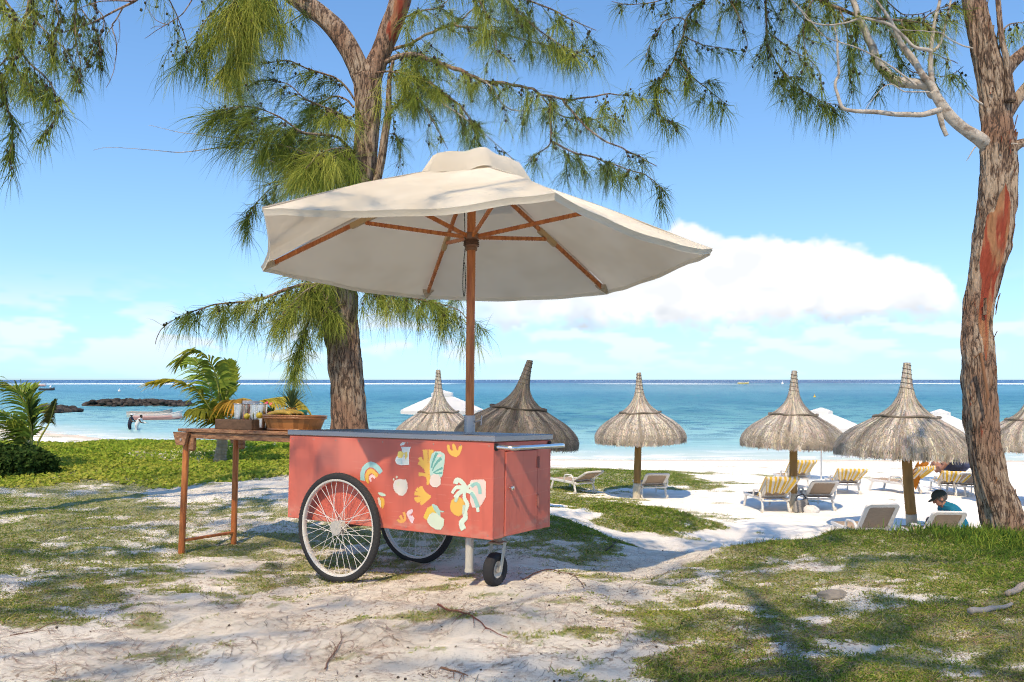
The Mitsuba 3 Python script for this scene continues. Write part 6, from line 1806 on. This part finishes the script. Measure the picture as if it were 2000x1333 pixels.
add('neck', figure({'a': (*S(-.20, 0, .62), .058), 'b': (*S(-.28, 0, .70), .054)}, [('a', 'b')], .02, 3), 'matte', man, color=skin, smooth=True)
Rh_ = rotz(math.pi - .25) @ rotax([0, 1, 0], .50)
head(man, S(-.315, 0, .765), Rh_, skin, (.16, .13, .11), (.045, .05, .04), .98)

# two bathers resting far behind the tree trunk
for px, lab, hair, shirt, az in ((1872, 'dark haired person lying back on a lounger near the water', (.03, .022, .018), (.05, .06, .10), .3), (1891, 'tanned person with raised head lying next to the tree trunk', (.14, .07, .04), (.10, .12, .22), -.1)):
    k = thing('person', lab, 'person')
    o = P(px, 962, 18.7); o[2] = float(ground(o[0], o[1])) + .36
    sk = (.42, .21, .14)
    S = lambda x, y, z, o=o: o + np.array([x, y, z])
    J = {'hip': (*S(0, .45, .12), .13), 'ch': (*S(0, .10, .34), .13), 'sl': (*S(-.16, .04, .42), .065), 'sr': (*S(.16, .04, .42), .065), 'nk': (*S(0, -.02, .50), .05)}
    add('torso', figure(J, [('hip', 'ch'), ('ch', 'sl', 'nk'), ('ch', 'sr', 'nk')], .03, 4), 'matte', k, color=shirt, smooth=True)
    for s in (-1, 1):
        add('arm', figure({'a': (*S(s * .19, .06, .41), .05), 'b': (*S(s * .27, .22, .22), .04), 'c': (*S(s * .20, .45, .24), .028)}, [('a', 'b'), ('b', 'c')], .025, 3), 'matte', k, color=sk, smooth=True)
        hand(k, S(s * .195, .46, .24), (-s * .3, 1, 0), (0, 0, -1), sk, .3, right=s)
        add('leg', figure({'h': (*S(s * .09, .48, .11), .085), 'k': (*S(s * .11, .85, .32), .055), 'a': (*S(s * .10, 1.15, .04), .036), 't': (*S(s * .10, 1.25, .10), .03)}, [('h', 'k'), ('k', 'a'), ('a', 't')], .025, 3), 'matte', k, color=sk, smooth=True)
    head(k, S(0, -.06, .64), rotz(math.pi / 2 + az), sk, hair)

# two men wading beside the boats
for px, py, d, lab, cols_, bend in ((253, 837, 65, 'man in dark shirt wading in the shallow water beside the boats', ((.03, .035, .06), (.02, .02, .03)), .25), (267, 837, 64.5, 'man in white clothes bending over the water at the stern of the boat', ((.72, .70, .66), (.70, .68, .64)), .55)):
    k = thing('person', lab, 'person')
    o = P(px, py, d); o[2] = SEA - .55
    S = lambda x, y, z, o=o: o + np.array([x, y, z])
    sk = (.10, .055, .035)
    bx = .55 * math.sin(bend)
    J = {'hip': (*S(0, 0, .92), .155), 'ch': (*S(bx * .8, 0, .92 + .42 * math.cos(bend)), .165), 'sl': (*S(bx, -.17, .92 + .52 * math.cos(bend)), .07), 'sr': (*S(bx, .17, .92 + .52 * math.cos(bend)), .07), 'nk': (*S(bx * 1.1, 0, .92 + .60 * math.cos(bend)), .055)}
    add('shirt', figure(J, [('hip', 'ch'), ('ch', 'sl', 'nk'), ('ch', 'sr', 'nk')], .04, 4), 'matte', k, color=cols_[0], smooth=True)
    for s in (-1, 1):
        a0 = S(bx, s * .2, .92 + .5 * math.cos(bend))
        add('arm', figure({'a': (*a0, .055), 'b': (*(a0 + [.16, s * .05, -.24]), .045), 'c': (*(a0 + [.38, s * .02, -.30]), .032)}, [('a', 'b'), ('b', 'c')], .03, 3), 'matte', k, color=sk if s < 0 else cols_[0], smooth=True)
        hand(k, a0 + [.39, s * .02, -.30], (1, 0, -.2), (0, 0, -1), sk, .4, right=s)
        add('leg', figure({'h': (*S(0, s * .09, .88), .10), 'k': (*S(.03, s * .11, .48), .065), 'a': (*S(-.02, s * .11, .06), .045), 't': (*S(.14, s * .12, .03), .035)}, [('h', 'k'), ('k', 'a'), ('a', 't')], .035, 3), 'matte', k, color=cols_[1], smooth=True)
    head(k, S(bx * 1.25, 0, .92 + .74 * math.cos(bend)), rotz(0) @ rotax([0, 1, 0], bend), sk, (.02, .016, .014), (.78, .78, .76) if bend < .4 else None, 1.1)

# ---------------------------------------------------------------- boats and buoys


def boat(name, label, px, py, d, L, W, H, az, hull, inside, trim, ry=0.0, extra=None):
    k = thing(name, label, 'boat')
    x = (px - 1000) * d / F
    o = np.array([x, d, SEA - .10])
    n = 28
    V, Fq = [], []
    sec = np.array([(-1, 1), (-.96, .55), (-.72, .15), (0, 0), (.72, .15), (.96, .55), (1, 1)])
    st = np.linspace(-.5, .5, n)
    for s in st:
        wd = W / 2 * (1 - max(s * 2, 0) ** 2.6) ** .6 * (.82 + .18 * min(1, (s + .5) * 3))
        hh = H * (1 + .55 * max(s * 2, 0) ** 2.2 + .12 * max(-s * 2, 0) ** 2)
        for a, b_ in sec:
            V.append((s * L, a * wd, (H * .35 * max(s * 2, 0) ** 3) * (1 - b_) + b_ * hh))
    for i in range(n - 1):
        for j in range(6):
            Fq.append([i * 7 + j, (i + 1) * 7 + j, (i + 1) * 7 + j + 1, i * 7 + j + 1])
    m = tm((V, Fq))
    tr_ = [[0, j, j + 1] for j in range(1, 6)]
    m = trimesh.Trimesh(m.vertices, np.vstack([m.faces, tr_]), process=False)
    M = xform(rotz(az), o)
    V = np.array(V)
    band = (V[:, 2] > H * .72)[:, None]
    add('hull', m, 'matte', k, color=np.where(band, trim, hull), xf=M, smooth=False)
    inn = m.copy(); inn.vertices[:] = inn.vertices * [.98, .93, 1] + [0, 0, .02]
    add('lining', inn, 'matte', k, color=inside, xf=M, smooth=False)
    g1 = np.array([V[i * 7] for i in range(n)]); g2 = np.array([V[i * 7 + 6] for i in range(n)])
    add('gunwale', cat([tube(g1, .045, 6), tube(g2, .045, 6)]), 'matte', k, color=trim, xf=M, smooth=True)
    for s in (-.28, 0, .22):
        add('thwart', rbox((.22, W * .78, .05), .01, (s * L, 0, H * .72)), 'matte', k, color=inside, xf=M)
    return k, M


boat('rowing_boat', 'long pink and white fishing boat moored nearest to the wading men', 310, 822, 80, 4.6, 1.5, .62, 0.06, (.62, .30, .26), (.50, .42, .36), (.74, .66, .60))
boat('rowing_boat', 'pale cream fishing boat moored behind the pink one', 294, 814, 85, 4.5, 1.5, .62, 0.10, (.66, .62, .54), (.5, .45, .38), (.45, .40, .35))
boat('motor_boat', 'dark low boat with a white engine, far out at left', 92, 763, 296, 5.6, 1.7, .8, 0.05, (.05, .05, .06), (.2, .2, .2), (.08, .08, .08))
boat('motor_boat', 'small white boat far out at the left edge near the reef', 80, 755, 470, 6, 2, 1.5, 0.1, (.7, .4, .36), (.6, .5, .5), (.78, .76, .76))
boat('motor_boat', 'tiny yellow boat on the reef line left of the middle umbrella spire', 1452, 750, 700, 10, 2.6, 1.6, 0.05, (.66, .55, .22), (.5, .5, .4), (.75, .7, .5))
k = thing('outboard_engine', 'white outboard engine on the dark low boat', 'engine')
ec = P(99, 760, 296); ec[2] = SEA + 1.2
add('cowling', tm(m3.Manifold.hull_points(np.array([(-.3, -.3, 0), (.3, -.3, 0), (-.3, .3, 0), (.3, .3, 0), (-.2, -.2, .7), (.25, -.2, .6), (-.2, .2, .7), (.25, .2, .6)], float))), 'satin', k, color=(.8, .8, .8), xf=xform(None, ec))
add('shaft', rod(ec, ec - [0, 0, 1.2], .1, 8), 'satin', k, color=(.1, .1, .1))
for px, py, col, lab in ((1591, 774, (.80, .48, .04), 'orange buoy floating right of the middle umbrella spire'), (233, 762, (.75, .75, .72), 'white buoy floating above the dark rocks'), (1528, 748, (.78, .78, .76), 'white buoy floating near the reef left of the spire')):
    k = thing('buoy', lab, 'buoy')
    d = 4.0 * F / (py + 3 - 742)
    x = (px - 1000) * d / F
    r = 2.6 * d / F
    add('float', sphere(r, (x, d, SEA + r * .4), sub=2), 'satin', k, color=col, smooth=True)
    add('mast', rod((x, d, SEA + r), (x, d, SEA + r * 2.6), r * .18, 6), 'satin', k, color=col)

# ---------------------------------------------------------------- dark basalt rocks in the lagoon
r5 = np.random.default_rng(17)


def stone(r, sq, seed, sub=2):
    s = trimesh.creation.icosphere(sub, 1.0)
    n = meshkit.fbm(s.vertices * 1.7 + seed * 3.3, 4, seed % 50)
    s.vertices[:] = s.vertices * (.62 + .76 * n[:, None]) * np.asarray(sq) * r
    return s


def rock_bank(label, px0, px1, py, d, hgt, n, taper=.35):
    k = thing('rock_bank', label, 'rocks')
    x0, x1 = (px0 - 1000) * d / F, (px1 - 1000) * d / F
    ms, cs = [], []
    for q in range(n):
        f = r5.uniform()
        env = math.sin(math.pi * min(max(f, .02), .98)) ** taper * (1.05 - .35 * f)
        x = x0 + (x1 - x0) * f
        z = SEA + hgt * env * r5.uniform(-.15, .85)
        s = stone(r5.uniform(.22, .55), (1.3, 1, .75), int(r5.integers(0, 9999)), 1)
        s = moved(s, rotz(r5.uniform(0, 6)), (x, d + r5.normal() * 1.1, z))
        ms.append(s)
        cs.append(np.tile(np.array((.045, .038, .032)) * r5.uniform(.5, 2.0), (len(s.vertices), 1)))
    core_ = []
    for q in range(24):
        f = (q + .5) / 24
        env = math.sin(math.pi * f) ** taper * (1.05 - .35 * f)
        core_.append(moved(stone(1.0, ((x1 - x0) / 26, 1.3, hgt * env * .8), 50 + q, 2), None, (x0 + (x1 - x0) * f, d, SEA)))
    add('core', cat(core_), 'matte', k, color=(.04, .035, .03), smooth=False)
    add('rocks', cat(ms), 'matte', k, color=np.vstack(cs), smooth=False, kind='stuff')


rock_bank('long low bank of dark rocks in the lagoon left of the tall palm', 172, 372, 793, 122, 1.15, 700)
rock_bank('small bank of dark rocks at the beach behind the left palm', 64, 142, 806, 98, .75, 260)
# ---------------------------------------------------------------- grass, litter, twigs and stones on the ground
rg = np.random.default_rng(2024)


def turf(name, label, n, yr, sr, hgt, wid, thr=.12, dens=1.0, tone=0.0):
    u = rg.uniform(np.log(yr[0]), np.log(yr[1]), n)
    y = np.exp(u)
    x = rg.uniform(sr[0], sr[1], n) * y
    g = patchy(x, y) * np.clip(grassiness(x, y) * 1.5, 0, 1)
    keep = rg.uniform(size=n) < np.clip(g - thr, 0, 1) * dens * 1.6
    x, y, g = x[keep], y[keep], g[keep]
    n = len(x)
    o = np.stack([x, y, ground(x, y) - .004], -1)
    clump = meshkit.noise(np.stack([x * 14, y * 14, x * 0], -1), 7)
    lush = np.clip((grassiness(x, y) - .55) / .35, 0, 1)
    d = rg.normal(size=(n, 3)) * [.8, .8, .22] + [0.12, 0, .55]
    d[:, :2] += (meshkit.noise(np.stack([x * 9, y * 9, x * 0], -1), 8)[:, None] - .5) * 1.2
    L = hgt * rg.uniform(.45, 1.5, n) * (.6 + .8 * clump) * (.62 + .7 * lush)
    a = np.array([(.20, .30, .045), (.36, .38, .08), (.48, .41, .18), (.12, .21, .035)])
    w = np.stack([.35 + .8 * lush, .55 - .25 * lush, .42 - .36 * lush, .08 + .55 * lush], 1)
    w = np.cumsum(w / w.sum(1, keepdims=True), 1)
    pick = (rg.uniform(size=(n, 1)) > w).sum(1).clip(0, 3)
    col = a[pick] * rg.uniform(.65, 1.35, (n, 1)) * (1 + tone)
    v, f, c = ribbons(o, d, L, wid, rg.uniform(.2, 1.0, n), col, rg)
    # blades lie on the slope they grow from rather than cut into it
    v[:, 2] = np.maximum(v[:, 2], np.repeat(o[:, 2], 5) - .006)
    add(name, (v, f), 'leaf', color=c, smooth=False, kind='stuff', label=label)
    print(name, n)


turf('dune_grass', 'short patchy grass growing in the sand round the cart', 1000000, (2.9, 9.6), (-.72, .72), .046, .0042, thr=.04)
turf('beach_grass', 'short grass on the low mounds between the dune and the beach', 300000, (9.5, 24), (-.06, .32), .075, .010, thr=.1)

# the tall rank grass at the foot of the right tree
n = 5200
c0 = np.array([P(1968, 1035, 6.3)[0], 6.25])
x = c0[0] + rg.normal(0, .34, n) - .12
y = c0[1] - np.abs(rg.normal(0, .42, n)) + .18
o = np.stack([x, y, ground(x, y) - .01], -1)
col = np.array([(.15, .26, .04), (.27, .34, .055), (.08, .15, .03)])[rg.integers(0, 3, n)] * rg.uniform(.7, 1.3, (n, 1))
v, f, c = ribbons(o, rg.normal(size=(n, 3)) * [.42, .42, .15] + [0, 0, 1.0], rg.uniform(.06, .19, n), .0055, rg.uniform(.2, .9, n), col, rg)
add('tall_grass', (v, f), 'leaf', color=c, smooth=False, kind='stuff', label='rank green grass at the foot of the right tree')
# straggling runners and grass heads on the crests
n = 900
ex = rg.uniform(.15, .72, n)
px_ = rg.uniform(1440, 1900, n)
edge = np.array([on_ground(a, b)[:2] for a, b in ((1440, 1082), (1500, 1060), (1560, 1047), (1620, 1043), (1720, 1044), (1800, 1048), (1900, 1050))])
f_ = rg.uniform(0, len(edge) - 1.001, n)
i_ = f_.astype(int)
xy = edge[i_] + (edge[i_ + 1] - edge[i_]) * (f_ - i_)[:, None] + rg.normal(size=(n, 2)) * [.05, .10] - [0, .05]
o = np.stack([xy[:, 0], xy[:, 1], ground(xy[:, 0], xy[:, 1])], -1)
v, f, c = ribbons(o, rg.normal(size=(n, 3)) * [.4, .4, .2] + [0, 0, 1], rg.uniform(.03, .11, n), .0035, .5, np.array((.15, .16, .045)) * rg.uniform(.6, 1.4, (n, 1)), rg)
add('crest_grass', (v, f), 'leaf', color=c, smooth=False, kind='stuff', label='thin grass standing along the crest of the right mound')

# fallen branchlets, bits of bark and dry stems
n = 30000
u = rg.uniform(np.log(2.9), np.log(7.6), n)
y = np.exp(u)
x = rg.uniform(-.75, .75, n) * y
clus = meshkit.fbm(np.stack([x * 2.4, y * 3.6, x * 0], -1), 4, 90)
keep = rg.uniform(size=n) < np.clip((clus - .40) * 4.5, .02, 1)
x, y = x[keep], y[keep]
n = len(x)
a = rg.normal(.35, .8, n)
L = rg.uniform(.02, .12, n) ** 1.0
V, Fc, at = [], [], 0
p0 = np.stack([x, y, ground(x, y)], -1)
q = np.stack([np.cos(a), np.sin(a), a * 0], -1)
bend = rg.normal(0, .25, n)[:, None] * np.stack([-np.sin(a), np.cos(a), a * 0], -1)
w = rg.uniform(.0005, .0013, n)[:, None] * np.stack([-np.sin(a), np.cos(a), a * 0], -1)
rows = []
for s in (-.5, 0, .5):
    c = p0 + q * (L * s)[:, None] + bend * (L * (1 - 4 * s * s) * .5)[:, None]
    c[:, 2] = ground(c[:, 0], c[:, 1]) + .004 + rg.uniform(0, .006, n)
    rows += [c - w, c + w]
v = np.stack(rows, 1).reshape(-1, 3)
f = (np.array([[0, 1, 3], [0, 3, 2], [2, 3, 5], [2, 5, 4]])[None] + (np.arange(n) * 6)[:, None, None]).reshape(-1, 3)
c = np.array([(.20, .12, .08), (.30, .22, .14), (.12, .085, .06), (.34, .19, .12)])[rg.integers(0, 4, n)] * rg.uniform(.6, 1.4, (n, 1))
add('needle_litter', (v, f), 'matte', color=np.repeat(c, 6, 0), smooth=False, kind='stuff', label='brown fallen casuarina needles scattered over the sand')
ico = trimesh.creation.icosphere(1, 1.0)
n = 260
y = np.exp(rg.uniform(np.log(2.9), np.log(6.5), n)); x = rg.normal(.05, .30, n) * y
cV = np.concatenate([ico.vertices * r * [1, 1.15, .8] + [a_, b_, float(z_) + r * .5] for a_, b_, z_, r in zip(x, y, ground(x, y), rg.uniform(.003, .0065, n))])
cF = np.concatenate([ico.faces + len(ico.vertices) * i for i in range(n)])
add('fallen_cones', (cV, cF), 'matte', color=(.06, .045, .032), smooth=True, kind='stuff', label='small dark casuarina cones lying on the sand')


def ground_stick(name, label, pts_px, r0, r1, col, lift=.004, side=0):
    k = thing(name, label, 'twig' if 'twig' in name else 'driftwood')
    w = np.array([on_ground(a, b) for a, b in pts_px])
    p = catmull(w, 30)
    p[:, 2] = ground(p[:, 0], p[:, 1]) + lift + .012 * meshkit.fbm(p * 9, 2, 3)
    p[:, :2] += (meshkit.fbm(p * 13, 2, 4)[:, None] - .5) * .02
    add('stem', tube(p, np.linspace(r0, r1, 30), 7), 'matte', k, color=col, smooth=True)
    for q in range(side):
        i = int(rg.integers(5, 26))
        d = p[i] - p[i - 1]
        d = rotz(rg.choice([-1, 1]) * rg.uniform(.5, 1.0)) @ (d / np.linalg.norm(d))
        e = p[i] + d * rg.uniform(.05, .14)
        e[2] = float(ground(e[0], e[1])) + .008
        add('side_shoot', tube(np.array([p[i], (p[i] + e) / 2 + [0, 0, .006], e]), [r1 * 1.1, r1 * .9, r1 * .5], 5), 'matte', k, color=col, smooth=True)


ground_stick('fallen_twig', 'long reddish twig lying on the sand below the caster wheel', [(855, 1186), (900, 1200), (935, 1218), (965, 1240), (992, 1250)], .0055, .002, (.20, .075, .05), side=5)
ground_stick('fallen_twig', 'thin curved dark twig on the shaded sand right of the cart', [(1020, 1136), (1050, 1122), (1090, 1120), (1125, 1130), (1140, 1155)], .0045, .0015, (.12, .06, .045), side=3)
ground_stick('fallen_twig', 'forked brown twig at the lower left of the middle sand', [(632, 1312), (645, 1290), (662, 1265), (666, 1235)], .004, .0015, (.17, .09, .065), side=3)
ground_stick('fallen_twig', 'short dry twig among needles at the bottom centre', [(860, 1310), (890, 1316), (912, 1328)], .005, .002, (.22, .12, .07), side=3)
ground_stick('fallen_twig', 'straight dark twig sticking up on the slope right of the cart', [(1184, 1080), (1196, 1068), (1206, 1052)], .005, .003, (.05, .04, .03))
ground_stick('fallen_twig', 'thin twig lying near the bottom left edge', [(20, 1245), (80, 1232), (130, 1215)], .003, .0015, (.18, .11, .08), side=2)
ground_stick('driftwood', 'grey weathered branch lying in the grass at the lower right', [(1895, 1203), (1925, 1200), (1950, 1194), (1976, 1188)], .018, .009, (.34, .31, .28), .012)
ground_stick('driftwood', 'pale piece of wood at the right edge under the tree', [(1968, 1168), (1985, 1160), (2010, 1150)], .016, .022, (.42, .34, .27), .014)
for lab, px, py, r, sq, col, sd in (('flat grey stone half sunk in the grass at the right', 1626, 1166, .062, (1.3, .8, .5), (.30, .26, .21), 3), ('pale rounded stone in the sand in front of the side table', 398, 1111, .095, (1.4, .8, .32), (.55, .51, .45), 8)):
    k = thing('stone', lab, 'stone')
    w = on_ground(px, py)
    s = stone(r, sq, sd, 3)
    n_ = meshkit.fbm(s.vertices * 40, 3, 2)[:, None]
    add('stone_body', moved(s, None, w + [0, 0, r * sq[2] * .25]), 'matte', k, color=np.array(col) * (.7 + .6 * n_), smooth=True)
